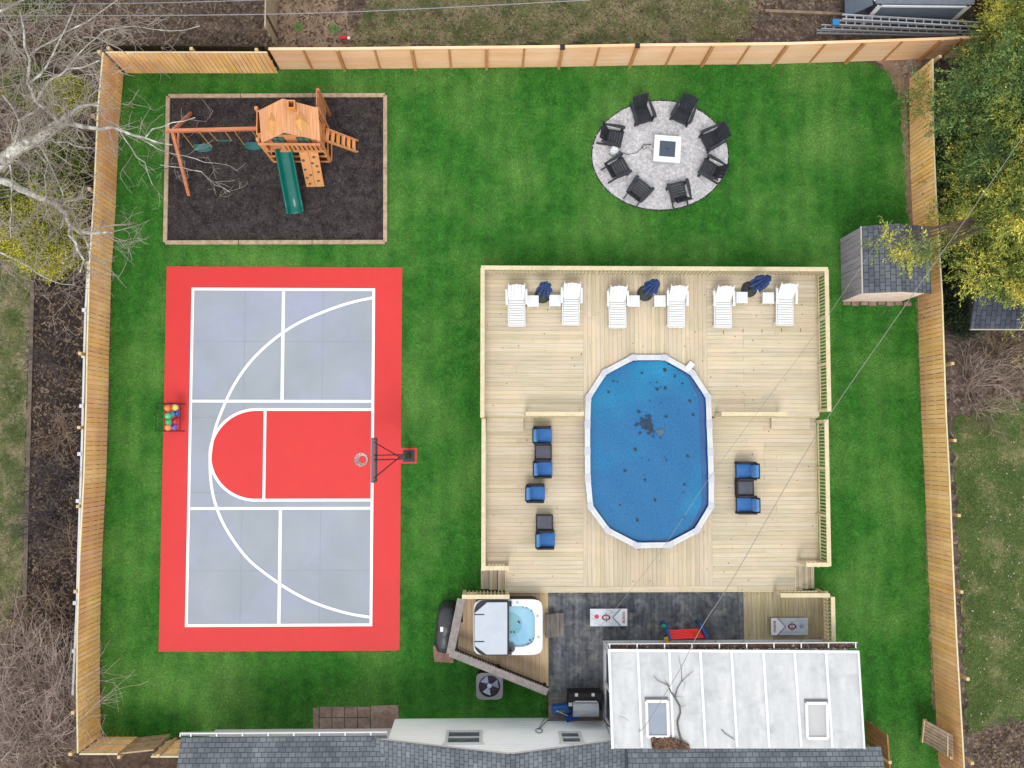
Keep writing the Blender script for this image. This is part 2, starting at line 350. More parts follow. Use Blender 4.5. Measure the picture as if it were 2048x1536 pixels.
tag(chips('fallen_leaves', XY([(700,88),(760,-60),(1530,-60),(1500,78)]), 1600, 0, LEAFM, ln=(.05,.1), wd=(.03,.05), seed=6), 'scattered pale leaves on the grass behind the far fence', 'leaves')
tag(chips('fallen_leaves', XY([(1912,840),(2140,800),(2140,1420),(1936,1470)]), 260, 0, mat('pale_leaf', S(190,180,160), isl=.3), ln=(.03,.08), wd=(.02,.04), seed=8), 'scattered leaves on the grass outside the long right fence', 'leaves')

# ---------------- gravel circle ----------------
gc = P(1320,312); gpoly = [tuple(P(1320+136.5*math.cos(t), 311+109.5*math.sin(t)))[:2] for t in [-2*math.pi*i/72 for i in range(72)]]
pad = E('gravel_patio', (gc.x,gc.y,0), label='round light grey gravel patio with thin metal edging set in the lawn', category='gravel patio')
rel = [(x-gc.x, y-gc.y) for x, y in gpoly]
sheet('gravel_surface', rel, .02, mat('pale_gravel', S(236,233,238), S(206,203,210), scale=9, detail=8, c3=S(212,198,188), s3=1.2, t3=(.55,.75), fine=22, fa=.12, bump=.3, bscale=30, rough=.95), pad)
b = MB(); b.tube([(x,y,.02) for x, y in rel]+[(rel[0][0],rel[0][1],.02)], .022, 6, cap=False); b.obj('metal_edging', BLACK, pad)
o = chips('gravel_stones', rel, 22000, .022, mat('gravel_stone', S(240,237,240), S(196,192,198), scale=8, isl=.22, rough=.9), ln=(.025,.06), wd=(.02,.045), parent=pad, seed=4)

# ---------------- grass blades ----------------
holes = [[(cl-.0,cb),(cr,cb),(cr,ct),(cl,ct)], [tuple(p[:2]) for p in mp_], gpoly, XY([(967,545),(1636,545),(1636,1181),(967,1181)]), XY([(925,1185),(1210,1185),(1210,1435),(1095,1385),(908,1302)]),
         XY([(1210,1283),(1725,1290),(1735,1536),(1300,1536)]), XY([(802,896),(836,896),(836,928),(802,928)]), XY([(640,1412),(800,1410),(1100,1432),(1100,1540),(640,1540)])]
def blades(name, poly, n, m, hgt=(.03,.07), seed=2, holes=(), z=0.0, wd=.011):
    r = np.random.default_rng(seed); pl = np.array([p[:2] for p in poly]); mn, mx = pl.min(0), pl.max(0)
    pts = r.uniform(mn, mx, (int(n), 2)); k = inpoly(pts, poly)
    for h_ in holes: k &= ~inpoly(pts, h_)
    pts = pts[k]; n = len(pts); a = r.uniform(0, 2*np.pi, n)+.8*np.sin(pts[:,0]*1.3)+.8*np.cos(pts[:,1]*1.7)
    d = np.stack([np.cos(a), np.sin(a)], 1); e = np.stack([-d[:,1], d[:,0]], 1); h_ = r.uniform(*hgt, n)
    V = np.zeros((n,3,3)); V[:,0,:2] = pts-e*wd; V[:,1,:2] = pts+e*wd; V[:,2,:2] = pts+d*(h_*1.1)[:,None]; V[:,:2,2] = z; V[:,2,2] = z+h_*r.uniform(.4,1,n)
    o = bignp(name, V.reshape(-1,3), np.arange(n*3).reshape(-1,3), m); o['kind'] = 'stuff'; return o
GB = mat('grass_blade', S(70,144,44), S(30,98,20), scale=2.2, mid=(.32,.68), c3=S(118,168,78), s3=.3, t3=(.44,.72), isl=.3, hue=.01, bands=(.45,.07), rough=.7)
tag(blades('grass', LAWNP, 380000, GB, (.035,.075), 2, holes, wd=.014), 'bright green mown grass of the fenced yard', 'grass')
GB2 = mat('dull_grass_blade', S(120,126,72), S(76,96,48), scale=.9, c3=S(160,148,110), s3=1.2, t3=(.45,.62), isl=.4, hue=.02, rough=.9)
tag(blades('grass', XY([(700,90),(760,-60),(1530,-60),(1500,78)]), 30000, GB2, seed=4, wd=.012), 'thin brownish grass behind the far fence', 'grass')
tag(blades('grass', XY([(1912,840),(2140,800),(2140,1420),(1936,1470)]), 30000, mat('dull_green_blade', S(112,130,66), S(74,98,46), scale=.9, c3=S(156,150,104), s3=1.2, t3=(.5,.68), isl=.4, hue=.02), seed=5, wd=.012), 'dull green grass outside the long right fence', 'grass')
tag(blades('grass', XY([(-90,560),(60,530),(44,1190),(-90,1300)]), 20000, GB2, seed=6, wd=.012), 'thin brownish grass left of the mulch bed', 'grass')

# ---------------- fences ----------------
def fence_run(parent, pts, H, style='v', side=1, m=None, z0=0.0, bw=.14, gap=.012, postm=None, caps=True, post_side=-1, skew=None):
    m = m or FEN; boards, rails = MB(), [MB() for _ in range(4)]
    for i in range(len(pts)-1):
        p, q = Vector((*pts[i][:2],0)), Vector((*pts[i+1][:2],0)); L = (q-p).length; d = (q-p)/L; nn = Vector((-d.y,d.x,0))*side; ang = math.atan2(d.y,d.x)
        k = max(1, int(L/(bw+gap)))
        if style == 'v':
            for j in range(k):
                c = p+d*((j+.5)*L/k); hh = H+random.uniform(-.012,.012)
                boards.box(c+nn*(.0 if j % 2 else .0)+Vector((0,0,z0+hh/2)), (L/k-gap*random.uniform(.6,2.2), .022, hh), ang)
            for rk_, zz in enumerate((.35, H*.55, H-.12)): rails[rk_].beam(p-nn*.035+Vector((0,0,z0+zz)), q-nn*.035+Vector((0,0,z0+zz)), .04, .09)
            rails[3].beam(p-nn*.005+Vector((0,0,z0+H+.018)), q-nn*.005+Vector((0,0,z0+H+.018)), .05, .03) if caps else 0
        else:
            nb = int(H/.145)
            for j in range(nb):
                for s in range(max(1, int(L/2.44+.5))):
                    kk = max(1, int(L/2.44+.5)); a, b_ = p+d*(s*L/kk), p+d*((s+1)*L/kk)
                    boards.beam(a+Vector((0,0,z0+.07+j*H/nb)), b_+Vector((0,0,z0+.07+j*H/nb)), .022, H/nb-.006)
            rails[3].beam(p+nn*.02+Vector((0,0,z0+H+.015)), q+nn*.02+Vector((0,0,z0+H+.015)), .09, .035) if caps else 0
    boards.obj('board_panel', m, parent); 
    for r_ in rails:
        if r_.v: r_.obj('rail', CREAM if m is FEN else m, parent)
def posts(parent, locs, H, m, s=.1, name='post', z0=0.0):
    for p in locs: MB().b2(p.x-s/2, p.x+s/2, p.y-s/2, p.y+s/2, z0-.05, z0+H).obj(name, m, parent)
POSTM = mat('fence_post_wood', S(232,206,160), S(206,176,126), scale=6, isl=.1)
FZ = 1.8
lf = E('board_fence', (0,0,0), label='long golden vertical board fence along the left side of the yard', category='fence')
lpts = [(249,146),(239,258),(233,410),(224,546),(220,693),(218,810),(214,946),(206.5,1093),(202,1239),(201,1350),(203,1472)]
LF = [P(x-2,y) for x, y in lpts]; fence_run(lf, LF, FZ, side=1)
posts(lf, [P(x,y,FZ)+Vector((-.03,0,-FZ)) for x, y in ((200,104),(187,231),(180.5,378),(177,526),(162,707),(160,855),(158,1013),(153,1183),(148,1425),(143,1508))], FZ+.04, POSTM)
tf = E('board_fence', (0,0,0), label='short golden vertical board fence at the top left corner of the yard', category='fence')
fence_run(tf, [P(252,146),P(557,146)], FZ, side=-1)
posts(tf, [P(x,y,FZ)-Vector((0,0,FZ)) for x, y in ((217,97),(383,98),(513,100))], FZ+.05, POSTM)
ff = E('board_fence', (0,0,0), label='long pale horizontal board fence across the top of the yard', category='fence')
fpts = [(560,138),(690,137.7),(831,136),(973,134.8),(1117,133.3),(1259,130.4),(1403,128.9),(1545,127.4),(1691,123),(1838,118),(1920,114)]
FF = [P(x,y) for x, y in fpts]; fence_run(ff, FF, FZ, 'h', m=FENH, side=-1)
posts(ff, [p+Vector((0,-.06,0)) for p in FF[1:-1]], FZ+.02, mat('tan_post', S(216,160,108), S(198,140,88), scale=5, isl=.08))
for a, b_ in zip(FF[:-1], FF[1:]):
    c = (a+b_)/2+Vector((0,-.03,0)); MB().b2(c.x-.035, c.x+.035, c.y-.02, c.y+.02, 0, FZ-.01).obj('batten', MATS['tan_post'], ff)
for p in (FF[4], FF[5]): MB().b2(p.x-.08, p.x+.08, p.y-.14, p.y+.02, FZ+.03, FZ+.09).obj('post_cap', BLACK, ff)
rf = E('board_fence', (0,0,0), label='long golden vertical board fence along the right side of the yard', category='fence')
rpts = [(1819,157),(1820,300),(1824.5,410),(1836,605),(1843.5,839),(1850,960),(1855,1093),(1862,1250),(1873,1437),(1878,1532)]
RF = [P(x,y) for x, y in rpts]; fence_run(rf, RF, FZ, side=-1)
posts(rf, [P(x,y,FZ)-Vector((0,0,FZ)) for x, y in ((1880,113),(1890,400),(1905,727),(1909.5,881),(1918,1031),(1923,1184),(1935.5,1358),(1944,1526))], FZ+.03, POSTM)
# gates / loose panels at the bottom
bf = E('fence_section', (0,0,0), label='short golden fence section closing the bottom left corner of the yard', category='fence')
fence_run(bf, [P(204,1474),P(276,1474)], FZ, side=-1)
posts(bf, [P(x,y,FZ)-Vector((0,0,FZ)) for x, y in ((238,1514),)], FZ+.03, POSTM)
g1 = E('yard_gate', (0,0,0), label='board gate standing ajar at the bottom left corner of the yard', category='gate')
fence_run(g1, [P(277,1475),P(342,1468)], FZ-.1, side=-1, m=mat('greyish_gate_wood', S(196,170,138), S(166,140,110), scale=4, isl=.12))
g2 = E('fence_section', (0,0,0), label='golden fence stub between the open gate and the left house roof', category='fence')
fence_run(g2, [P(338,1480),P(400,1480)], FZ-.05, side=-1); posts(g2, [P(316,1512,FZ)-Vector((0,0,FZ))], FZ, POSTM)
g3 = E('fence_section', (0,0,0), label='brown fence section running down from the sunroom corner', category='fence')
fence_run(g3, [P(1731,1438),P(1736,1500),P(1739,1560)], FZ, side=-1, m=mat('brown_fence_wood', S(180,134,88), S(146,104,68), scale=4, isl=.12))
posts(g3, [P(1779,1524,FZ)-Vector((0,0,FZ))], FZ+.05, POSTM)
g4 = E('pallet_gate', (0,0,0), label='weathered slatted gate panel leaning out from the bottom of the right fence', category='gate')
A, B_ = P(1843,1478), P(1846,1440); 
qa, qb, qc, qd = P(1841,1482,.1), P(1846,1437,.9), P(1905,1470,1.6), P(1905,1517,1.6)
b = MB()
for i in range(7):
    t0, t1 = i/7+.012, (i+1)/7-.012; b.slab([qa.lerp(qb,t0), qd.lerp(qc,t0), qd.lerp(qc,t1), qa.lerp(qb,t1)], .03)
b.obj('slats', mat('silver_grey_boards', S(190,168,148), S(156,134,118), scale=5, isl=.1), g4)
b = MB(); b.beam(qa.lerp(qd,.1)+Vector((0,0,-.06)), qb.lerp(qc,.1)+Vector((0,0,-.06)), .09, .04); b.beam(qa.lerp(qd,.9)+Vector((0,0,-.06)), qb.lerp(qc,.9)+Vector((0,0,-.06)), .09, .04); b.beam(qd+Vector((0,0,-1.6)), qd-Vector((0,0,.06)), .09, .09, up=(0,1,0)); b.obj('brace', POSTM, g4)
# neighbour fences
nf = E('board_fence', (0,0,0), label='old grey board fence running away from the far fence between neighbours', category='fence')
OLD = mat('old_board', S(196,176,150), S(160,142,120), scale=4, isl=.08)
fence_run(nf, [P(553,95),P(556,-60)], 1.75, side=-1, m=OLD); posts(nf, [P(531,y,1.7)-Vector((0,0,1.7)) for y in (30,90)], 1.75, mat('dark_old_post', S(90,76,62)))
nf = E('board_fence', (0,0,0), label='brown board fence running up beside the grey shed at top right', category='fence')
fence_run(nf, [P(1958,72),P(1945,-60)], 1.8, side=-1, m=mat('brown_old_fence', S(150,110,78), S(118,84,58), scale=4, isl=.15))
nf = E('board_fence', (0,0,0), label='dark weathered board fence behind the branches at top left', category='fence')
fence_run(nf, [P(-80,118),P(205,108)], 1.3, side=-1, m=mat('dark_mossy_fence', S(104,90,58), S(76,64,44), scale=4, isl=.2), caps=False)
nf = E('board_fence', (0,0,0), label='dark old fence directly behind the short golden corner fence', category='fence')
fence_run(nf, [P(232,120),P(552,122)], 1.3, side=-1, m=mat('dark_old_fence', S(72,60,46), S(52,44,36), scale=4, isl=.2), caps=False)
vr = E('vinyl_railing', (0,0,0), label='low white vinyl railing behind the left board fence', category='railing')
WV = mat('white_vinyl', S(226,228,236), rough=.4)
vp = [(177,530),(171,640),(168,760),(165,880),(161,1000),(158,1090),(155,1200),(150,1310),(146,1390)]; VP = [P(x,y,1.25)-Vector((0,0,1.25)) for x, y in vp]
b = MB()
for p, q in zip(VP[:-1], VP[1:]): b.beam(p+Vector((0,0,1.25)), q+Vector((0,0,1.25)), .07, .08)
b.obj('top_rail', WV, vr); b = MB()
for p, q in zip(VP[:-1], VP[1:]):
    b.beam(p+Vector((0,0,.12)), q+Vector((0,0,.12)), .05, .08)
    for j in range(16): c = p.lerp(q, (j+.5)/16); b.box(c+Vector((0,0,.66)), (.03,.03,1.1))
b.obj('pickets', WV, vr)
for x, y in ((168,620),(167,712),(163,812),(159,908),(156,1002),(150,1206),(148,1302)):
    p = P(x,y,1.3); MB().b2(p.x-.06,p.x+.06,p.y-.06,p.y+.06,0,1.33).obj('post', WV, vr)
# ================= DECK, POOL =================
zL, zU, zP = .70, 1.08, .55
def decking(parent, x0, x1, y0, y1, z, along, m, clip=None, bw=.14, gap=.005, name='decking', th=.03):
    b = MB()
    span = (y1-y0) if along == 'x' else (x1-x0); k = round(span/(bw+gap))
    for i in range(k):
        c = (i+.5)/k; w_ = span/k-gap
        if along == 'x': segs = [(x0, x1)]; cc = y0+span*c
        else: segs = [(y0, y1)]; cc = x0+span*c
        if clip:
            ns = []
            for s0, s1 in segs: ns += clip(cc, s0, s1)
            segs = ns
        fin = []
        for s0, s1 in segs:
            if s1-s0 > 3.0 and random.random() < .45: t = s0+(s1-s0)*random.choice((.33,.5,.62)); fin += [(s0,t-.003),(t+.003,s1)]
            else: fin.append((s0,s1))
        for s0, s1 in fin:
            dz = random.uniform(-.0015,.0015)
            if along == 'x': b.b2(s0, s1, cc-w_/2, cc+w_/2, z-th+dz, z+dz)
            else: b.b2(cc-w_/2, cc+w_/2, s0, s1, z-th+dz, z+dz)
    return b.obj(name, m, parent)
X0, XA, XB, X1 = P(966,700,zU).x, P(1166.5,700,zU).x, P(1414,700,zU).x, P(1634,700,zU).x
YT, YM, YB = P(1300,543,zU).y, P(1300,833,zU).y, P(1300,1182,zL).y
pool_px = [(1265.6,715),(1330.5,715),(1385,745.5),(1417,794),(1418.8,848),(1421,904),(1422.7,956.6),(1422.7,1012.8),(1393.8,1061),(1339,1090),(1273.4,1091),(1215.6,1061),(1181,1013.6),(1175.8,956.6),(1175,902),(1175,848),(1177,794),(1209,744.7)]
zR = 1.2; PW = [P(x,y,zR) for x, y in pool_px]; PC = sum(PW, Vector())/18
def ycross(x, shrink=1.0):
    ys = []
    for i in range(18):
        a = PC+(PW[i]-PC)*shrink; c = PC+(PW[(i+1)%18]-PC)*shrink
        if (a.x > x) != (c.x > x): ys.append(a.y+(c.y-a.y)*(x-a.x)/(c.x-a.x))
    return (min(ys), max(ys)) if len(ys) >= 2 else None
def clip_up(x, s0, s1):
    r = ycross(x); return [(s0,s1)] if not r or r[1] < s0 else [(r[1]+.01, s1)]
def clip_dn(x, s0, s1):
    r = ycross(x); return [(s0,s1)] if not r or r[0] > s1 else [(s0, r[0]-.03)]
deck = E('wooden_deck', (0,0,0), label='large two level pale pine deck built around the oval pool', category='deck')
decking(deck, X0, XA-.002, YM, YT, zU, 'x', DKW[0]); decking(deck, XB+.002, X1, YM, YT, zU, 'x', DKW[0]); decking(deck, XA, XB, P(1300,794,zU).y, YT, zU, 'y', DKW[1], clip_up)
decking(deck, XA, P(1177,800,zU).x, YM, P(1300,794,zU).y-.01, zU, 'y', DKW[1])
yn = P(1300,1010,zL).y; YBb = YB+.16
XAl, XBl = P(1166,1050,zL).x, P(1424,1050,zL).x; X1l = P(1634,1050,zL).x
decking(deck, X0, P(1172,900,zL).x, yn, YM-.03, zL, 'x', DKW[0]); decking(deck, P(1425,900,zL).x, X1l, yn, YM-.03, zL, 'x', DKW[0])
decking(deck, X0, XAl, P(1300,1138,zL).y, yn, zL, 'x', DKW[0]); decking(deck, XBl, X1l, P(1300,1133,zL).y, yn, zL, 'x', DKW[0])
xs0, xs1 = P(1013,1150,zL).x, P(1589,1150,zL).x
decking(deck, xs0, XAl, YBb, P(1300,1138,zL).y, zL, 'x', DKW[0]); decking(deck, XBl, xs1, YBb, P(1300,1133,zL).y, zL, 'x', DKW[0])
decking(deck, XAl, XBl, YBb, yn+.3, zL, 'y', DKW[1], clip_dn)
b = MB(); n = 5
for i in range(n): a = xs0+(xs1-xs0)*i/n; b.b2(a+.002, xs0+(xs1-xs0)*(i+1)/n-.002, YB, YBb-.005, zL-.03, zL+.001)
b.obj('border_board', DKW[0], deck)
b = MB()   # fascia and joists
for x0, x1, y0, y1, z in ((X0,X1,YM,YT,zU),(X0,X1l,P(1300,1136,zL).y,YM-.03,zL),(xs0,xs1,YB,P(1300,1136,zL).y,zL)):
    b.b2(x0-.04,x0-.005,y0,y1,z-.24,z-.001); b.b2(x1+.005,x1+.04,y0,y1,z-.24,z-.001)
    if z != zU and y0 == YB: b.b2(x0-.04,x1+.04,y0-.04,y0-.005,z-.24,z-.001)
    if z == zU: b.b2(x0-.04,x1+.04,y1+.005,y1+.04,z-.24,z-.001)
b.b2(X0,P(1172,840,zL).x,YM-.03,YM-.004,zL,zU-.001); b.b2(P(1425,840,zL).x,X1,YM-.03,YM-.004,zL,zU-.001)
b.obj('fascia', CREAM, deck)
b = MB(); 
for i in range(16):
    y = YM+.2+(YT-YM-.4)*i/15
    if y > PW[0].y+.2: b.b2(X0+.05, X1-.05, y-.02, y+.02, zU-.19, zU-.032)
    else: b.b2(X0+.05, XA-.1, y-.02, y+.02, zU-.19, zU-.032); b.b2(XB+.1, X1-.05, y-.02, y+.02, zU-.19, zU-.032)
for i in range(14):
    x = X0+.2+(P(1170,900,zL).x-X0-.3)*i/13; b.b2(x-.02, x+.02, yn, YM-.1, zL-.19, zL-.032)
for x in (X0+.1, (X0+XA)/2, XA-.2, XB+.3, (XB+X1)/2, X1-.1):
    for y in (YT-.1, (YT+YM)/2, YM+.1): b.b2(x-.05,x+.05,y-.05,y+.05,0,zU-.19)
b.obj('joists', DKW[0], deck)
for x, y in ((1447,665),(1486,662),(1524,662),(1563,660),(1601,660)): p = P(x,y,zU); MB().b2(p.x-.012,p.x+.012,p.y-.06,p.y+.06,zU-.005,zU+.0035).obj('board_notch', mat('dark_notch', S(120,84,60)), deck)
def steps(parent, x0, x1, y0, y1, zt, n, dx, name='stairs'):
    """treads descending along x; dx = run per tread with sign"""
    s = MB(); st = MB()
    for i in range(n):
        a = x0+dx*i if dx > 0 else x1+dx*i; c = a+dx; lo_, hi_ = min(a,c), max(a,c); z = zt*(n-i)/(n+1)
        m_ = (lo_+hi_)/2; s.b2(lo_+.012, m_-.004, y0, y1, z-.035, z); s.b2(m_+.004, hi_-.004, y0, y1, z-.035, z)
        st.b2(hi_-.02 if dx < 0 else lo_, hi_ if dx < 0 else lo_+.02, y0+.02, y1-.02, max(z-.16,0), z-.037)
    s.obj(name, DKW[1], parent)
    st.obj('riser', CREAM, parent)
yS0, yS1 = P(1000,1180,.4).y, P(1000,1139,.6).y
steps(deck, xs0-.9, xs0-.01, yS0, yS1, zL, 3, -.29)
yR0, yR1 = P(1600,1179,.4).y, P(1600,1131,.6).y
steps(deck, xs1+.045, 0, yR0, yR1, zL, 3, .27)
# step boxes between the levels
sb = MB(); zS = (zL+zU)/2
xa, xb = P(973,850,zS).x, P(1047,850,zS).x; ya, yb_ = P(1000,863,zS).y, YM-.035
for i in range(3): sb.b2(xa, xb, ya+(yb_-ya)*i/3+.003, ya+(yb_-ya)*(i+1)/3-.003, zS-.03, zS)
sb.b2(xa+.01, xb-.01, ya+.02, ya+.04, zL+.002, zS-.032); sb.b2(xb-.03, xb-.01, ya+.05, yb_, zL+.002, zS-.032); sb.obj('step_box', DKW[0], deck)
sb = MB(); xa, xb = P(1543,850,zS).x, P(1620,850,zS).x; ya = P(1600,858,zS).y
for i in range(3): sb.b2(xa, xb, ya+(yb_-ya)*i/3+.003, ya+(yb_-ya)*(i+1)/3-.003, zS-.03, zS)
sb.b2(xa+.01, xb-.01, ya+.02, ya+.04, zL+.002, zS-.032); sb.b2(xa+.01, xa+.03, ya+.05, yb_, zL+.002, zS-.032); sb.obj('step_box', DKW[0], deck)

RN = [0]
def railing(p, q, z, label, H=.95, capw=.14, m=None, group='pine railings around the deck', sp=.115, posts_at=None, bm=None, bs=.038):
    RN[0] += 1; H += .004*RN[0]; m = m or CREAM; p, q = Vector((*p,0)), Vector((*q,0)); L = (q-p).length; d = (q-p)/L
    r = E('deck_railing', (p.x,p.y,z), math.atan2(d.y,d.x), label, 'railing', group)
    MB().b2(-.05, L+.05, -capw/2, capw/2, H, H+.035).obj('top_rail', m, r, bevel=.004)
    b = MB(); b.b2(0, L, -.019, .019, H-.1, H-.012); b.obj('upper_rail', bm or m, r)
    MB().b2(0, L, -.019, .019, .09, .17).obj('bottom_rail', bm or m, r)
    k = max(1, round(L/1.85))
    for i in range(k+1): x = L*i/k; MB().b2(x-.045, x+.045, -.045, .045, -.2 if z > .3 else 0, H-.002).obj('post', bm or m, r)
    nb = min(int(L/sp), 98); me = None
    for i in range(nb):
        x = L*(i+.5)/nb
        if abs((x/L*k) % 1) < .05/L*k or abs((x/L*k) % 1) > 1-.05/L*k: continue
        if me is None: o = MB().b2(-bs/2, bs/2, -.058, -.021, .02, H-.02).obj('baluster', bm or m, r); me = o.data
        else: o = bpy.data.objects.new('baluster', me); COL.objects.link(o); o.parent = r
        o.location = (x,0,0)
    return r
xr = P(1655.5,700,zU+.95).x; yt_ = P(1300,537,zU+.95).y; xl_ = P(965,700,zU+.95).x
railing((xl_,yt_),(xr,yt_), zU, 'pine railing along the far edge of the upper deck behind the loungers', sp=.125)
railing((xr,P(1655,820,zU+.95).y),(xr,yt_-.06), zU, 'pine railing along the right edge of the upper deck')
railing((xl_,P(965,832,zU+.95).y),(xl_,yt_-.06), zU, 'pine railing along the left edge of the upper deck')
xrl = P(1655,1000,zL+.95).x; ye = P(1300,1130,zL+.95).y; xll = P(967,1000,zL+.95).x
railing((xrl,ye),(xrl,P(1650,842,zL+.95).y), zL, 'pine railing along the right edge of the lower deck')
railing((xll,P(967,1138,zL+.95).y),(xll,P(967,840,zL+.95).y), zL, 'pine railing along the left edge of the lower deck')
railing((P(1614,1131,zL+.95).x,ye),(xrl-.05,ye), zL, 'short pine rail above the right hand deck stairs')
railing((xll+.07,P(980,1136,zL+.95).y),(P(1015,1136,zL+.95).x,P(980,1136,zL+.95).y), zL, 'short pine rail above the left hand deck stairs')
railing((P(1054,836,zU+.95).x,YM+.06),(P(1172,836,zU+.95).x-.12,YM+.06), zU, 'cream rail left of the pool where the deck levels change')
railing((P(1445,831,zU+.95).x,YM+.06),(P(1570,831,zU+.95).x,YM+.06), zU, 'cream rail right of the pool where the deck levels change')

# ---------------- pool ----------------
pool = E('oval_pool', (PC.x,PC.y,0), label='oval above ground pool with white rim set into the deck', category='swimming pool')
rel = [(p.x-PC.x, p.y-PC.y) for p in PW]
def off(poly, d):
    n = len(poly); out = []
    for i in range(n):
        a, b_, c = Vector(poly[i-1]), Vector(poly[i]), Vector(poly[(i+1)%n]); e1, e2 = (b_-a).normalized(), (c-b_).normalized()
        n1, n2 = Vector((e1.y,-e1.x)), Vector((e2.y,-e2.x)); m_ = (n1+n2).normalized(); out.append(tuple(b_+m_*d/m_.dot(n1)))
    return out
area = sum(rel[i][0]*rel[(i+1)%18][1]-rel[(i+1)%18][0]*rel[i][1] for i in range(18)); sg = 1 if area > 0 else -1
inn, out = off(rel, -.09*sg), off(rel, .09*sg)
b = MB(); wi, wo = off(rel, -.02*sg), off(rel, .02*sg)
for i in range(18):
    j = (i+1)%18; b.add([(*wi[i],.0),(*wi[j],.0),(*wi[j],zR-.02),(*wi[i],zR-.02)], [(0,1,2,3)]); b.add([(*wo[i],.0),(*wo[j],.0),(*wo[j],zR-.02),(*wo[i],zR-.02)], [(3,2,1,0)])
b.obj('wall', mat('blue_pool_liner', S(36,96,166), S(28,80,146), scale=3), pool)
RIM = mat('white_pool_rim', S(226,228,232), S(214,216,222), scale=4, rough=.45)
for i in range(18):
    j = (i+1)%18; a0, a1, c0, c1 = Vector(inn[i]), Vector(inn[j]), Vector(out[i]), Vector(out[j])
    q = [a0.lerp(a1,.02), a0.lerp(a1,.98), c0.lerp(c1,.98), c0.lerp(c1,.02)]
    b = MB(); b.hexa([(*p,zR-.03) for p in q], [(*p,zR) for p in q])
    b.hexa([(*q[0].lerp(q[3],.42),zR), (*q[1].lerp(q[2],.42),zR), (*q[1].lerp(q[2],.58),zR), (*q[0].lerp(q[3],.58),zR)], [(*q[0].lerp(q[3],.46),zR+.008), (*q[1].lerp(q[2],.46),zR+.008), (*q[1].lerp(q[2],.54),zR+.008), (*q[0].lerp(q[3],.54),zR+.008)])
    b.obj('rim_ledge', RIM, pool)
io, oo = off(rel, -.10*sg), off(rel, .105*sg)
CAPM = mat('grey_white_cap', S(204,204,216), rough=.5)
for i in range(18):
    pr, nx_ = Vector(io[i-1]), Vector(io[(i+1)%18]); c, d_ = Vector(io[i]), Vector(oo[i]); po, no = Vector(oo[i-1]), Vector(oo[(i+1)%18])
    f = lambda s, t: s+(t-s).normalized()*.13
    q = [f(c,pr), c, f(c,nx_), f(d_,no), d_, f(d_,po)]
    MB().prism([tuple(v) for v in (q if sg < 0 else q)], zR-.035, zR+.014).obj('rim_cap', CAPM, pool, bevel=.006)
sheet('water', off(rel, -.03*sg), zR-.16, mat('pool_water', S(44,100,164), S(34,84,146), scale=2, rough=.06, spec=.5, bump=.05, bscale=6), pool)
b = MB(); sk = P(1380,732,zR+.02)-PC; b.box((sk.x,sk.y,zR-.02), (.2,.3,.12), math.radians(-38)); b.obj('skimmer_lid', WHITE, pool, bevel=.02)
# bubble cover
def uvpoly(poly, z):
    return poly
cv = off(rel, -.10*sg); xr_ = max(p[0] for p in cv); cv2 = [(x-(.2 if x > xr_*.55 else .0)*min(1,(x-xr_*.55)/(xr_*.3)) if x > xr_*.55 else x, y) for x, y in cv]
cov = E('solar_cover', (PC.x,PC.y,0), label='blue bubble cover floating on the oval pool', category='pool cover')
CVM = mat('blue_bubble_cover', S(2,142,190), S(8,122,176), scale=.45, c3=S(26,108,166), s3=.26, t3=(.42,.62), fine=16, fa=.22, bump=.5, bscale=34, rough=.45, spec=.3)
b = MB(); G = 46; ys = [p[1] for p in cv2]; y0c, y1c = min(ys), max(ys); rows = []
for r_ in range(G+1):
    y = y0c+(y1c-y0c)*r_/G; y = min(max(y, y0c+.002), y1c-.002); xs = []
    for i in range(18):
        a, c = cv2[i], cv2[(i+1)%18]
        if (a[1] > y) != (c[1] > y): xs.append(a[0]+(c[0]-a[0])*(y-a[1])/(c[1]-a[1]))
    x0, x1 = min(xs), max(xs); rows.append([(x0+(x1-x0)*k/30, y) for k in range(31)])
vs = []; fs = []
for r_ in range(G+1):
    for k in range(31):
        x, y = rows[r_][k]; z = zR-.135+.012*math.sin(x*2.1+1)*math.cos(y*1.7)+.006*math.sin(x*5+y*4); vs.append((x,y,z))
for r_ in range(G):
    for k in range(30): a = r_*31+k; fs.append((a,a+1,a+32,a+31))
b.add(vs, fs); b.obj('cover_sheet', CVM, cov, smooth=True)
b = MB(); rr = random.Random(4)
def blob(b, x, y, z, r, rr, n=9):
    c = [(x+r*rr.uniform(.45,1.2)*math.cos(6.283*k/n), y+r*rr.uniform(.45,1.2)*math.sin(6.283*k/n), z) for k in range(n)]; b.add(c, [tuple(range(n))])
zc = zR-.108
for x, y, r_ in ((1284,842,.11),(1294,848,.15),(1300,856,.13),(1296,838,.09),(1304,862,.08),(1276,848,.07),(1297,835,.06),(1288,852,.1)):
    p = P(x,y,zc)-PC
    for k in range(5): blob(b, p.x+rr.uniform(-.09,.09), p.y+rr.uniform(-.09,.09), zc+k*.0012, r_*rr.uniform(.35,.8), rr)
for x, y in ((1284,746),(1300,765),(1235,764),(1227,762),(1313,765),(1322,774),(1314,778),(1331,776),(1300,802),(1322,805),(1278,823),(1365,767),(1385,787),(1380,801),(1387,829),(1332,833),(1300,868),(1296,866),(1306,873),(1321,876),(1280,866),(1271,899),(1298,920),(1284,917),(1330,915),(1333,920),(1290,960),(1376,912),(1369,969),(1366,985),(1367,1035),(1217,784),(1337,727),(1330,740),(1350,752),(1250,942),(1240,1010),(1310,1000),(1275,1040)):
    p = P(x,y,zc)-PC; blob(b, p.x, p.y, zc, rr.uniform(.025,.07), rr)
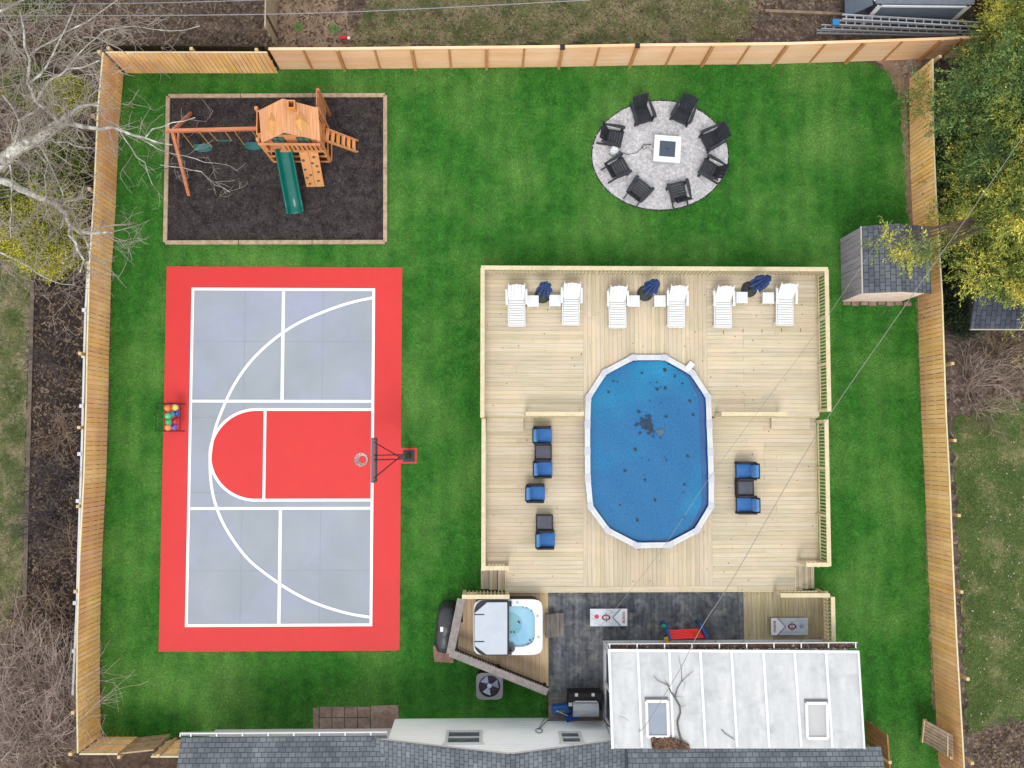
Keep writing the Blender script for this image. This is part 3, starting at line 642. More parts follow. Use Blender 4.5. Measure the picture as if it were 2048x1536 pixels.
for k in range(90):
    x, y = rr.uniform(1190,1395), rr.uniform(735,1060); p = P(x,y,zc)-PC
    if ycross(p.x+PC.x, .9) and ycross(p.x+PC.x,.9)[0] < p.y+PC.y < ycross(p.x+PC.x,.9)[1]: blob(b, p.x, p.y, zc, rr.uniform(.006,.018), rr, 6)
b.obj('wet_leaves', mat('wet_leaf', S(46,50,62), S(24,62,100), scale=4, rough=.6), cov)
b = MB(); p = P(1320,864,zc)-PC
for k in range(3): blob(b, p.x+k*.03, p.y, zc+.003+k*.001, .13-.02*k, rr, 12)
b.obj('silt_patch', mat('silt', S(104,118,124), S(84,104,120), scale=6), cov)

# ================= HOT TUB DECK and DARK PATIO =================
pat = E('lower_patio_deck', (0,0,0), label='weathered dark plank patio deck below the pool deck', category='deck')
DARK = mat('worn_charcoal_boards', S(112,114,122), S(72,75,84), scale=1.6, stretch=(2.2,.5,1), c3=S(134,134,134), s3=2.0, t3=(.48,.72), isl=.16, fine=7, bump=.3, rough=.85)
xd0, xd1 = P(1097,1250,zP).x, P(1487,1250,zP).x; ydt, ydb = P(1300,1184,zP).y, P(1150,1385,zP).y
decking(pat, xd0, xd1, P(1300,1300,zP).y, ydt, zP, 'y', DARK); decking(pat, xd0, P(1215,1300,zP).x, ydb, P(1300,1300,zP).y-.005, zP, 'y', DARK)
decking(pat, P(1097,1250,zP).x, P(1212,1300,zP).x, P(1150,1445,zP).y, ydb-.005, zP-.12, 'x', GREYW)
tanx = P(1655,1240,zP).x
decking(pat, xd1+.005, tanx, P(1300,1300,zP).y, ydt, zP, 'y', mat('olive_tan_boards', S(208,192,156), S(176,160,126), scale=5, stretch=(5,.25,1), isl=.14, hue=.015, bump=.25, knots=True))
HTW = mat('brown_tan_boards', S(222,192,158), S(198,168,134), scale=5, stretch=(5,.25,1), isl=.13, hue=.012, bump=.3)
zh = zP+.02
lft = [P(930,1190,zh), P(912,1300,zh), P(1090,1378,zh)]
def clip_ht(x, s0, s1):
    if x < lft[1].x: return []
    lo = np.interp(x, [lft[1].x, lft[2].x], [lft[1].y, lft[2].y]); hi = s1 if x > lft[0].x else lft[1].y+(lft[0].y-lft[1].y)*(x-lft[1].x)/(lft[0].x-lft[1].x)
    return [(max(lo,s0), hi)] if hi > lo+.05 else []
decking(pat, P(908,1300,zh).x, xd0-.006, P(1090,1372,zh).y, P(1000,1184,zh).y, zh, 'y', HTW, clip_ht, name='tub_decking')
b = MB()
yb1 = P(1090,1372,zh).y
for p, q in ((lft[0],lft[1]),(lft[1],lft[2])): b.beam(p+Vector((0,0,-.14)), q+Vector((0,0,-.14)), .04, .22)
b.obj('fascia', GREYW, pat)
MB().b2(tanx, tanx+.035, P(1300,1290,zP).y, ydt, zP-.25, zP-.002).obj('fascia', CREAM, pat)
zc_ = zP+.95
railing(tuple(P(1016,1193,zc_))[:2], tuple(P(927,1193,zc_))[:2], zP, 'cream pine railing at the top edge of the hot tub deck')
railing(tuple(P(922,1200,zc_))[:2], tuple(P(901,1304,zc_))[:2], zP, 'wide grey railing beside the covered grill', capw=.26, m=mat('grey_rail_board', S(160,150,148), S(134,126,126), scale=5, bump=.2), bm=mat('dark_rail_wood', S(58,48,42), S(40,34,30), scale=5), group='weathered grey railings around the hot tub')
railing(tuple(P(903,1306,zc_))[:2], tuple(P(1092,1382,zc_))[:2], zP, 'long grey diagonal railing between hot tub deck and lawn', capw=.24, m=MATS['grey_rail_board'], bm=MATS['dark_rail_wood'], group='weathered grey railings around the hot tub', sp=.09)
railing(tuple(P(1563,1190,zc_))[:2], tuple(P(1655,1190,zc_))[:2], zP, 'short cream rail at the top right corner of the patio')
railing(tuple(P(1666,1290,zc_))[:2], tuple(P(1664,1196,zc_))[:2], zP, 'pine railing along the right side of the patio beside the lawn')

# ---------------- hot tub ----------------
tub = E('hot_tub', (0,0,zh), label='square hot tub with white shell and pale blue water, half open', category='hot tub')
zt = zh+.9; t0, t1 = P(947,1199,zt), P(1085.5,1310,zt)
tcx, tcy = (t0.x+t1.x)/2, (t0.y+t1.y)/2; tw, td = t1.x-t0.x, t0.y-t1.y; tub.location = (tcx,tcy,zh)
def rrect(w_, d_, r, n=6):
    out = []
    for cx, cy, a in ((w_/2-r,d_/2-r,0),(-w_/2+r,d_/2-r,90),(-w_/2+r,-d_/2+r,180),(w_/2-r,-d_/2+r,270)):
        out += [(cx+r*math.cos(math.radians(a+90*k/n)), cy+r*math.sin(math.radians(a+90*k/n))) for k in range(n+1)]
    return out
b = MB(); b.prism(rrect(tw*.96, td*.96, .3), 0, .5); b.obj('cabinet', mat('dark_brown_cabinet', S(72,62,60), S(56,48,48), scale=5), tub)
o_, i_ = rrect(tw, td, .34), None
b = MB(); _r = rrect(tw*.96, td*.96, .3); _n = len(_r); b.add([(*p,.5) for p in _r]+[(*p,.84) for p in _r], [(k,(k+1)%_n,_n+(k+1)%_n,_n+k) for k in range(_n)]); b.obj('cabinet_panel', MATS['dark_brown_cabinet'], tub)
bx0, bx1, by0, by1 = P(1006,1200,zt).x-tcx, P(1073,1200,zt).x-tcx, -td/2+.26, td/2-.22
def blobp(n=56):
    out = []
    for k in range(n):
        t = 2*math.pi*k/n; cx, cy = (bx0-.45+bx1)/2, (by0+by1)/2; rx, ry = (bx1-bx0+.45)/2, (by1-by0)/2
        p_ = 3.2; c, s = math.cos(t), math.sin(t); rr_ = (abs(c)**p_+abs(s)**p_)**(-1/p_); rr_ *= 1-.07*max(0,math.cos(2*t))*(c > 0)
        out.append((cx+rx*rr_*c, cy+ry*rr_*s))
    return out
bl = blobp(); n1 = 56
b = MB(); oo_ = []
for k in range(n1):                    # outer rounded square sampled by angle
    t = math.atan2(bl[k][1], bl[k][0]); c, s = math.cos(t), math.sin(t); p_ = 9; rr_ = ((abs(c)/(tw/2))**p_+(abs(s)/(td/2))**p_)**(-1/p_); oo_.append((rr_*c, rr_*s))
vs = [(*p,.84) for p in oo_]+[(*p,.9) for p in oo_]+[(*p,.9) for p in bl]+[(*(Vector(p)*.93+Vector(((bx0-.45+bx1)/2,0))*.07),.55) for p in bl]
fs = []
for L_ in range(3): fs += [(L_*n1+k, L_*n1+(k+1)%n1, (L_+1)*n1+(k+1)%n1, (L_+1)*n1+k) for k in range(n1)]
fs.append(tuple(3*n1+k for k in range(n1)))
b.add(vs, fs); b.obj('shell', mat('white_acrylic', S(236,242,248), rough=.25, spec=.5), tub, bevel=.012)
b = MB(); b.add([(x,y,.79) for x, y in [(Vector(p)*.985) for p in bl]], [tuple(range(n1))])
m = mat('tub_water', S(160,208,232), S(128,184,220), scale=1.2, rough=.08, spec=.5, bump=.05, bscale=5)
b.obj('water', m, tub)
b = MB(); cxf, cyf = P(1013,1250,zt-.1).x-tcx, P(1013,1250,zt).y-tcy
b.add([(cxf+.52*math.cos(t), cyf+.43*math.sin(t), .794) for t in [2*math.pi*k/28 for k in range(28)]], [tuple(range(28))]); b.obj('footwell', mat('deeper_water', S(130,188,204), S(112,172,196), scale=2, rough=.08, spec=.5), tub)
b = MB()
for x, y in ((1053,1215),(1056,1211),(1059,1213),(1062,1216),(1064,1221),(1050,1211),(1046,1213),(1039,1245),(1037,1243),(1060,1280),(1064,1284),(1056,1288),(1067,1278),(1054,1292),(1070,1281),(1060,1292),(1022,1264),(1028,1264)):
    p = P(x,y,zh+.8); b.cyl((p.x-tcx,p.y-tcy), .03, .796, .81, 8)
b.obj('jets', BLACK, tub)
b = MB(); p = P(1021,1296,zt); b.cyl((p.x-tcx,p.y-tcy), .15, .902, .915, 24); b.obj('filter_lid', mat('grey_filter', S(96,96,104)), tub)
b = MB()
for x, y in ((1035,1205),(1075,1232),(1077,1274)): p = P(x,y,zt); b.cyl((p.x-tcx,p.y-tcy), .045, .902, .916, 14)
b.obj('valve_knobs', mat('pale_grey_plastic', S(186,192,202)), tub)
cvx0, cvx1 = P(949,1250,zt+.2).x, P(1016,1250,zt+.2).x; cvy0, cvy1 = P(980,1311,zt+.2).y, P(980,1203,zt+.2).y
tc = E('hot_tub_cover', ((cvx0+cvx1)/2,(cvy0+cvy1)/2,zt+.02), label='folded pale grey insulated cover lying on the left half of the hot tub', category='cover')
w_, d_ = cvx1-cvx0, cvy1-cvy0; pol = [(w_/2,d_/2),(-w_/2+.42,d_/2),(-w_/2,d_/2-.36),(-w_/2,-d_/2+.3),(-w_/2+.4,-d_/2),(w_/2,-d_/2)]
MB().prism([(w_/2,d_/2+.02)]+[(x-.015,y) for x, y in rrect(w_,d_+.04,.38) if x < 0]+[(w_/2,-d_/2-.02)], 0, .09).obj('bottom_panel', mat('dark_cover_vinyl', S(60,58,70)), tc, bevel=.02)
MB().prism([(x*.985-.01,y*.97) for x, y in pol], .1, .19).obj('top_panel', mat('pale_cover_vinyl', S(202,208,222), S(192,200,214), scale=2, rough=.5, bump=.1, bscale=2), tc, bevel=.025)
b = MB()
for y in (.26*d_, -.24*d_): b.b2(-w_/2-.01, -w_/2+.32, y-.018, y+.018, .19, .2)
b.obj('straps', BLACK, tc)
b = MB(); b.b2(w_/2+.0, w_/2+.12, d_/2-.16, d_/2-.02, -.01, .2); b.b2(w_/2+.0, w_/2+.12, -d_/2+.02, -d_/2+.14, -.01, .2); b.b2(w_/2-.005, w_/2+.035, -d_/2+.1, d_/2-.1, .13, .17); b.obj('lift_bracket', mat('dark_bracket', S(52,50,58)), tc)
b = MB(); zz = zh
st = E('tub_steps', (P(1090,1250,zh).x, P(1090,1250,zh).y, zP), label='grey two tread step unit at the right side of the hot tub', category='steps')
sx = xd0-P(1090,1250,zh).x
for i, (a, c, z) in enumerate(((.0,.32,.36),(.32,.62,.18))):
    for j in range(2): b.b2(a+(c-a)*j/2+.005, a+(c-a)*(j+1)/2-.005, -.36, .42, z-.03, z)
b.obj('treads', GREYW, st)
b = MB(); b.b2(.0,.31,-.34,-.31,0,.33); b.b2(.0,.31,.37,.4,0,.33); b.b2(.31,.6,-.34,-.31,0,.15); b.b2(.31,.6,.37,.4,0,.15); b.obj('side_board', GREYW, st)
# ================= HOUSE =================
SID = mat('white_siding', S(242,246,250,.97), S(236,241,248,.95), scale=.6, rough=.6)
WTR = mat('white_trim', S(240,241,246), rough=.5)
GLASS = mat('dark_window_glass', S(120,130,142), S(84,92,104), scale=2.5, rough=.12, spec=.6, stretch=(1,.2,3))
SHX = shingle('grey_shingles_main', S(128,134,142), S(106,112,122), S(78,84,94), 0, .21, .14)
SHY = shingle('grey_shingles_gable', S(128,134,142), S(106,112,122), S(78,84,94), math.pi/2, .21, .14)
house = E('house', (0,0,0), label='white sided house with grey shingle roofs along the bottom edge', category='house')
Yw = P(1010,1436,0).y; Yr = Yw+.10
pk, rt, lt_ = PY(1021,1510,Yr), PY(1303,1477,Yr), PY(731,1472,Yr)
ze = (rt.z+lt_.z)/2; wl, wr = P(790,1436,0).x, P(1236,1436,0).x; YF = Yw-11
slope = (pk.z-ze)/((rt.x-lt_.x)/2)
wz = lambda x: pk.z-abs(x-pk.x)*slope-.02
b = MB(); th = .2
b.prism([(wl,0),(wr,0),(wr,1),(wl,1)], 0, .001); b.v, b.f = [], []
front = [(wl,Yw,0),(wr,Yw,0),(wr,Yw,wz(wr)),(pk.x,Yw,wz(pk.x)),(wl,Yw,wz(wl))]
b.add(front+[(x,YF,z) for x, y, z in front], [(4,3,2,1,0),(5,6,7,8,9),(0,1,6,5),(1,2,7,6),(4,0,5,9)]); b.obj('wall', SID, house)
b = MB()
for i in range(22):                    # lap siding shadow lines
    z = .25+i*.2; xa, xb = wl+.01, wr-.01
    if z > wz(xa): dx = (pk.z-z-.05)/slope; xa, xb = pk.x-dx, pk.x+dx
    if xb-xa < .3: break
    b.b2(xa, xb, Yw+.001, Yw+.006, z-.012, z)
b.obj('siding_laps', SID, house)
rf = MB()
for ex, ez, s in ((lt_.x, ze, -1), (rt.x, ze, 1)):
    rf.slab([(pk.x,Yr,pk.z),(ex,Yr,ez),(ex,YF,ez),(pk.x,YF,pk.z)], .12)
gr = rf.obj('gable_roof', SHY, house)
b = MB(); b.beam((pk.x,Yr,pk.z+.02),(pk.x,YF,pk.z+.02), .26, .03); b.obj('ridge_cap', SHY, gr)
b = MB()
for ex, s in ((lt_.x,-1),(rt.x,1)): b.beam((pk.x,Yr-.012,pk.z-.13),(ex,Yr-.012,ze-.13), .03, .14)
b.obj('rake_board', WTR, gr)
for ex, s in ((lt_.x,-1),(rt.x,1)):
    b = MB(); b.b2(ex, ex+s*.13, Yr+.02, YF, ze-.17, ze-.15); b.b2(ex+s*.10, ex+s*.13, Yr+.02, YF, ze-.15, ze-.02); b.b2(ex, ex+s*.13, Yr+.0, Yr+.02, ze-.17, ze-.02)
    for k in range(6): b.b2(ex, ex+s*.1, Yr-.6-k*1.0, Yr-.57-k*1.0, ze-.06, ze-.03)
    b.obj('gutter', WTR, house)
def window(parent, a, c, Y, n=2, th=.03):
    """framed window on the wall plane y=Y between pixel corners a (upper) and c (lower)"""
    p, q = PY(*a, Y), PY(*c, Y); x0, x1, z0, z1 = min(p.x,q.x), max(p.x,q.x), min(p.z,q.z), max(p.z,q.z)
    f = MB(); t = .09
    f.b2(x0,x1,Y+.002,Y+.05,z0,z0+t); f.b2(x0,x1,Y+.002,Y+.05,z1-t,z1); f.b2(x0,x0+t,Y+.002,Y+.05,z0+t,z1-t); f.b2(x1-t,x1,Y+.002,Y+.05,z0+t,z1-t); f.b2(x0+t,x1-t,Y+.012,Y+.04,(z0+z1)/2-.03,(z0+z1)/2+.03)
    f.b2(x0-.06,x1+.06,Y+.002,Y+.07,z1+.002,z1+.05)
    w_ = f.obj('window', WTR, parent); MB().b2(x0+t,x1-t,Y+.004,Y+.010,z0+t,z1-t).obj('pane', GLASS, w_)
window(house, (893,1463), (964,1489), Yw); window(house, (1116,1465), (1168,1488), Yw)
# left wing
zg = 2.55; le, le2 = P(362,1474,zg), P(795,1474,zg); rise = .42; BK = 7
b = MB(); b.slab([(le.x,le.y,zg),(lt_.x+.02,le.y,zg),(lt_.x+.02,le.y-BK,zg+BK*rise),(le.x,le.y-BK,zg+BK*rise)], .1)
b.slab([(lt_.x+.02,le.y,zg),(wl-.03,le.y,zg),(wl-.03,le.y-1.2,zg+1.2*rise-.02),(lt_.x+.02,le.y-1.2,zg+1.2*rise-.02)], .1); b.obj('left_roof', SHX, house)
b = MB(); gx1 = wl-.02
b.b2(le.x-.02, gx1, le.y+.09, le.y+.115, zg-.13, zg-.0); b.b2(le.x-.02, gx1, le.y+.0, le.y+.09, zg-.13, zg-.115); b.b2(le.x-.045, le.x-.02, le.y, le.y+.115, zg-.13, zg)
for i in range(8): xx = le.x+.3+i*(gx1-le.x)/8; b.b2(xx-.02, xx+.02, le.y, le.y+.09, zg-.04, zg-.01)
b.obj('gutter', WTR, house)
b = MB(); yl = P(600,1457.5,0).y; b.b2(P(432,1457,0).x, wl-.005, yl-.15, yl, 0, zg-.2); b.b2(le.x+.3, P(432,1457,0).x-.004, yl-.6, yl-.45, 0, zg-.2); b.obj('wall', WTR, house)
# right wing roof
zj = 3.02; rj = P(1310,1497,zj); rk = P(1762,1499,zj)
b = MB(); b.slab([(rt.x-.8,rj.y,zj),(rk.x,rj.y,zj),(rk.x,rj.y-7,zj+7*rise),(rt.x-.8,rj.y-7,zj+7*rise)], .1); b.obj('right_roof', SHX, house)
b = MB(); b.b2(rk.x-.6,rk.x-.55, rj.y-7, rj.y-.3, 0, zj-.12); b.obj('side_wall', SID, house)
# cable with a coil on the white gable wall
cb = MB(); c0 = PY(1078,1461,Yw+.04)
cb.tube([c0+Vector((.11*math.cos(t),.0,.11*math.sin(t)*2.2)) for t in [6.283*k/16 for k in range(17)]], .012, 5)
cb.tube([PY(1089,1437,Yw+.04), PY(1082,1449,Yw+.04), PY(1077,1458,Yw+.04)], .01, 5); cb.tube([PY(1106,1436,Yw+.04), PY(1092,1443,Yw+.04), PY(1079,1457,Yw+.04)], .01, 5)
tag(cb.obj('cable_coil', mat('thin_black_cable', S(60,60,66))), 'small coil of thin cable hanging on the white gable wall', 'cable')

# ---------------- sunroom ----------------
sun = E('sunroom', (0,0,0), label='sunroom with white ribbed panel roof and windows facing the patio', category='sunroom')
zw = 2.5; fx0, fx1, Yf = P(1205,1281,zP).x, P(1657,1281,zP).x, P(1400,1281,zP).y
RZ = lambda py: 2.6+.45*(py-1296)/(1497-1296)
Q = lambda x, y, dz=0.0: P(x, y, RZ(y))+Vector((0,0,dz))
ROOFW = mat('chalky_white_roof', S(224,224,228), S(204,206,211), scale=1.3, stretch=(2.2,.5,1), c3=S(190,192,196), s3=1.3, t3=(.52,.74), fine=5, fa=.05, rough=.7)
b = MB(); c = [Q(1216,1299),Q(1717,1302),Q(1729,1497),Q(1223,1497)]; b.slab(c, .09); b.obj('roof_panel', ROOFW, sun)
RIB = mat('white_roof_rib', S(246,246,250), rough=.5)
for xt_, xb_ in ((1275,1284),(1338,1347),(1400,1411),(1462,1474),(1526,1538),(1588,1602),(1651,1664)):
    MB().beam(Q(xt_,1300,.02), Q(xb_,1494,.02), .085, .04).obj('roof_rib', RIB, sun, bevel=.008)
b = MB(); b.beam(c[0]+Vector((.03,.0,.02)), c[3]+Vector((.03,0,.02)), .08, .06); b.beam(c[1]+Vector((-.02,0,.02)), c[2]+Vector((-.02,0,.02)), .06, .06); b.beam(c[0]+Vector((0,-.02,.022)), c[1]+Vector((0,-.02,.022)), .08, .05); b.obj('roof_edge', RIB, sun)
g0, g1 = P(1208,1286,zw+.05), P(1716,1298,zw+.05); gy = c[0].y+.03
b = MB(); b.b2(c[0].x, c[1].x, gy+.12, gy+.14, zw-.05, zw+.05); b.b2(c[0].x, c[1].x, gy-.07, gy+.12, zw-.05, zw-.035)
for i in range(10): xx = c[0].x+.06+i*(c[1].x-c[0].x-.12)/9; b.b2(xx-.018,xx+.018,gy-.04,gy+.12,zw+.02,zw+.048)
g = b.obj('gutter', WTR, sun)
chips('gutter_debris', [(c[0].x+.02,gy-.05),(c[1].x-.02,gy-.05),(c[1].x-.02,gy+.115),(c[0].x+.02,gy+.115)], 3500, zw-.03, mat('gutter_leaves', S(120,88,74), S(60,44,40), scale=6, isl=.5), parent=g, seed=9, kind=False)
b = MB(); b.b2(fx0+.02,fx1,Yf-.08,Yf-.01,.05,.62); b.b2(fx0+.01,fx0+.08,Yf-4.2,Yf-.1,.05,1.05); b.b2(fx1-.09,fx1-.01,Yf-4.2,Yf-.1,.05,2.5); b.obj('knee_wall', WTR, sun)
nW = 8
for i in range(nW):
    x0, x1 = fx0+(fx1-fx0)*i/nW, fx0+(fx1-fx0)*(i+1)/nW; f = MB(); t = .05
    f.b2(x0+.003,x0+t,Yf-.07,Yf+.03,.62,zw-.1); f.b2(x1-t,x1-.003,Yf-.07,Yf+.03,.62,zw-.1); f.b2(x0+t,x1-t,Yf-.07,Yf+.03,.62,.68); f.b2(x0+t,x1-t,Yf-.07,Yf+.03,zw-.2,zw-.1)
    if i in (1,4): f.b2(x0+t,x1-t,Yf-.05,Yf+.01,1.4,1.45)
    wdo = f.obj('window', WTR, sun); MB().b2(x0+t,x1-t,Yf-.05,Yf-.03,.68,zw-.2).obj('pane', GLASS, wdo)
for i in range(3):
    y0, y1 = Yf-.1-1.15*i, Yf-.1-1.15*(i+1); f = MB(); t = .05
    f.b2(fx0,fx0+.08,y0-t,y0,1.05,zw); f.b2(fx0,fx0+.08,y1,y1+t,1.05,zw); f.b2(fx0,fx0+.08,y1+t,y0-t,1.05,1.12); f.b2(fx0,fx0+.08,y1+t,y0-t,zw-.08,zw)
    wdo = f.obj('window', WTR, sun); MB().b2(fx0+.03,fx0+.05,y1+t,y0-t,1.12,zw-.08).obj('pane', mat('blue_window_glass', S(84,98,128), S(60,72,98), scale=2, rough=.1, spec=.6), wdo)
for (x0,y0,x1,y1), gm in (((1292,1401,1334,1472), mat('skylight_blue_grey', S(172,180,196), S(156,165,182), scale=1, rough=.25)), ((1611,1405,1652,1475), mat('skylight_pale', S(206,204,206), S(190,190,196), scale=1, rough=.4))):
    f = MB(); k = [Q(x0,y0,.06),Q(x1,y0,.06),Q(x1+2,y1,.06),Q(x0+2,y1,.06)]
    for i in range(4): f.beam(k[i], k[(i+1)%4], .09, .1)
    sk_ = f.obj('skylight', RIB, sun, bevel=.01); MB().slab([q+Vector((0,0,.0)) for q in k], .02).obj('pane', gm, sk_)
    f = MB(); f.beam(Q(x0-3,y0-5,.03), Q(x1+2,y0-5,.03), .05, .05); f.obj('flashing', mat('grey_flashing', S(120,122,132), rough=.5), sk_)
# ---------------- garden shed ----------------
sh = E('garden_shed', (0,0,0), label='old grey gambrel roof shed by the right fence with pink end wall', category='shed')
ys, yb2 = P(1700,603,0).y, P(1725,452,2.2).y
sx0, sx1 = P(1690,602,0).x, P(1846,597,0).x
xb_, xr_s = P(1727,540,2.2).x, P(1803,540,2.55).x; xw = P(1683,560,.0).x; xb2 = 2*xr_s-xb_; ybs = P(1676,478,0).y
DG = shingle('dark_grey_shingles', S(116,120,130), S(94,98,108), S(62,66,76), math.pi/2, .24, .16)
PKW = mat('pinkish_wall', S(244,222,212,.8), S(230,206,196,.78), scale=2)
b = MB(); wallp = [(xw,0),(xb2-.1,0),(xb2-.1,2.08),(xr_s,2.45),(xw,2.08)]
vs = [(x,ys,z) for x, z in wallp]+[(x,ybs,z) for x, z in wallp]; b.add(vs, [tuple(range(5)), tuple(range(5,10))[::-1]]+[(i,i+5,(i+1)%5+5,(i+1)%5) for i in range(5)]); b.obj('end_wall', PKW, sh)
b = MB(); nb_ = 12
for i in range(nb_): y0, y1 = ys+(ybs-ys)*i/nb_, ys+(ybs-ys)*(i+1)/nb_; b.b2(xw-.03, xw-.003, y0+.006, y1-.006, .04, 2.1)
b.obj('side_boards', mat('mauve_grey_siding', S(180,174,186,.72), S(158,152,164,.7), scale=1.6, stretch=(1,3,.4), isl=.07, rough=.9), sh)
for (xa,za),(xc,zc2) in (((xb_-.03,2.17),(xr_s,2.55)),((xr_s,2.55),(xb2+.03,2.17))): MB().slab([(xa,ys-.04,za),(xc,ys-.04,zc2),(xc,yb2,zc2),(xa,yb2,za)], .05).obj('roof_slope', DG, sh)
b = MB(); b.beam((xb_-.04,ys-.045,2.16),(xb_-.04,yb2,2.16), .05, .04); b.obj('roof_trim', mat('pale_trim', S(196,188,186)), sh)
b = MB()
for i in range(8): b.b2(xw+.02+i*.31, xw+.28+i*.31, ys-.13-.03*(i%2), ys-.005, -.02, .05+.02*(i%3))
b.obj('brick_row', mat('dull_bricks', S(166,140,126), S(120,102,90), scale=5, isl=.2, bump=.4), sh)
shd = E('neighbour_shed', (0,0,0), label='dark shingled shed roof at the right edge below the evergreens', category='shed')
a_, b3, c3_, d3 = P(1945,572,2.3), P(2120,572,2.6), P(2120,655,2.3), P(1945,657,2.3)
b = MB(); x0, x1, y0, y1 = d3.x, d3.x+4.0, d3.y, d3.y+1.7
b.slab([(x0,y0,2.2),(x1,y0,2.2),(x1,y1,2.75),(x0,y1,2.75)], .08); b.slab([(x0,y1+1.6,2.2),(x1,y1+1.6,2.2),(x1,y1,2.75),(x0,y1,2.75)], .08)
b.obj('roof', shingle('dark_slate_shingles', S(88,92,106), S(72,76,90), S(48,52,62), math.pi/2, .3, .17), shd)
b = MB(); b.b2(x0,x1,y0-.03,y0-.002,2.08,2.2); b.obj('fascia', mat('aged_trim', S(196,190,176)), shd); MB().b2(x0+.2,x1-.2,y0+.25,y1+1.3,0,2.1).obj('wall', mat('olive_wall', S(70,72,66)), shd)
s2 = E('grey_shed', (0,0,0), label='slate blue shed with white trim at the top right beyond the far fence', category='shed')
zs = 1.75; SB = mat('slate_blue_wall', S(112,124,142), S(98,110,128), scale=2)
yA = P(1800,38,0).y; xA0, xA1 = P(1697,20,0).x-.0, P(1895,30,0).x
e0, e1 = P(1748,15,zs), P(1946,18,zs); yW = P(1800,54,.0).y
b = MB(); b.b2(P(1762,10,zs).x, P(1935,10,zs).x, yW, yW+3.5, 0, zs); b.obj('wall', SB, s2)
b = MB(); b.slab([(P(1700,0,1.1).x, yW+.05, .6),(P(1745,0,1.7).x, yW+.05, 1.65),(P(1745,0,1.7).x, yW+3.5, 1.65),(P(1700,0,1.1).x, yW+3.5, .6)], .06); b.obj('lean_to_roof', SB, s2)
b = MB(); b.b2(P(1748,10,zs).x, P(1948,10,zs).x, yW+.12, yW+.3, zs+.0, zs+.05)
for x in (1760, 1937): xx = P(x,10,zs).x; b.b2(xx-.08,xx+.08,yW-.03,yW-.002,.05,zs)
b.b2(P(1758,10,zs).x, P(1940,10,zs).x, yW-.04,yW-.003,zs-.1,zs+.0); b.obj('trim', WTR, s2)
b = MB(); b.slab([(P(1750,0,zs).x,yW+.02,zs+.06),(P(1946,0,zs).x,yW+.02,zs+.06),(P(1946,0,zs).x,yW+1.9,zs+.8),(P(1750,0,zs).x,yW+1.9,zs+.8)], .05); b.obj('roof', mat('grey_blue_roof', S(126,132,146), S(108,114,128), scale=6, stretch=(1,4,1)), s2)
# ladders
def ladder(p, q, wdt, label, z=.12, m=None, tip=None):
    d = q-p; L = d.length; r = E('ladder', p, math.atan2(d.y,d.x), label, 'ladder', 'ladders stored beside the grey shed'); m = m or mat('aluminium', S(196,200,210), rough=.35, metal=.3)
    MB().b2(0,L,-wdt/2-.02,-wdt/2+.02,-.04,.05).obj('side_rail', m, r); MB().b2(0,L,wdt/2-.02,wdt/2+.02,-.04,.05).obj('side_rail', m, r)
    b = MB(); k = int(L/.3)
    for i in range(k): x = .15+i*(L-.3)/(k-1); MB().b2(x-.018,x+.018,-wdt/2,wdt/2,-.012,.02).obj('rung', m, r)
    if tip: b = MB(); b.b2(-.02,.22,-wdt/2-.03,wdt/2+.03,-.05,.06); b.obj('end_cover', mat('blue_end_cover', S(60,140,200)), r)
ladder(P(1684,34,1.15), P(1958,50,1.15), .16, 'silver ladder nearest the grey shed', tip=None)
ladder(P(1666,45,.8), P(1946,58,.8), .16, 'silver ladder with blue end cover', tip=True)
ladder(P(1642,54,.42), P(1912,66,.42), .14, 'dull ladder lying second from the far fence', m=mat('dull_aluminium', S(168,170,178), rough=.5))
ladder(P(1633,64,.08), P(1950,71,.08), .1, 'lowest ladder lying closest to the far fence', m=MATS['dull_aluminium'])
tag(MB().beam(P(1530,22,.05), P(1697,29,.05), .1, .12).obj('bed_board', mat('bed_board_wood', S(160,138,116), S(130,112,94), scale=5)), 'long wooden garden bed board beside the grey shed', 'board')
ty = E('toy_truck', P(688,77,.06), .1, 'tiny red toy left on the ground behind the far fence', 'toy')
MB().box((0,0,.05),(.26,.12,.1)).obj('body', mat('toy_red', S(200,40,54)), ty, bevel=.02); MB().box((.16,-.01,.03),(.12,.1,.07)).obj('front', WHITE, ty, bevel=.02)

# ================= PLAY SET =================
ps = E('wooden_playset', (0,0,0), label='orange cedar playhouse tower with green slide and swing beam', category='play set')
zf, zev, zrd = 1.5, 2.9, 3.5
rB, rF = P(565,197,zrd), P(567.7,265,zrd); lB, lF = P(517.6,221,zev), P(522.9,286,zev); RB, RF_ = P(636.3,216,zev), P(640.7,281,zev)
PW2 = mat('cedar_roof_boards', S(240,178,132), S(226,158,112), scale=4, stretch=(4,.4,1), isl=.08, bump=.2)
b = MB()
for A0, A1, B0, B1 in ((rF,rB,lF,lB),(rF,rB,RF_,RB)):
    for i in range(11):
        t0, t1 = i/11+.003, (i+1)/11-.003; b.slab([A0.lerp(B0,t0), A0.lerp(B0,t1), A1.lerp(B1,t1), A1.lerp(B1,t0)], .02)
rfo = b.obj('roof', PW2, ps)
def roofpt(s, u, v, dz=0): # s=-1 left, 1 right; u along ridge 0 front..1 back ; v 0 ridge..1 eave
    A0, B0, A1, B1 = (rF,lF,rB,lB) if s < 0 else (rF,RF_,rB,RB); return A0.lerp(B0,v).lerp(A1.lerp(B1,v),u)+Vector((0,0,dz))
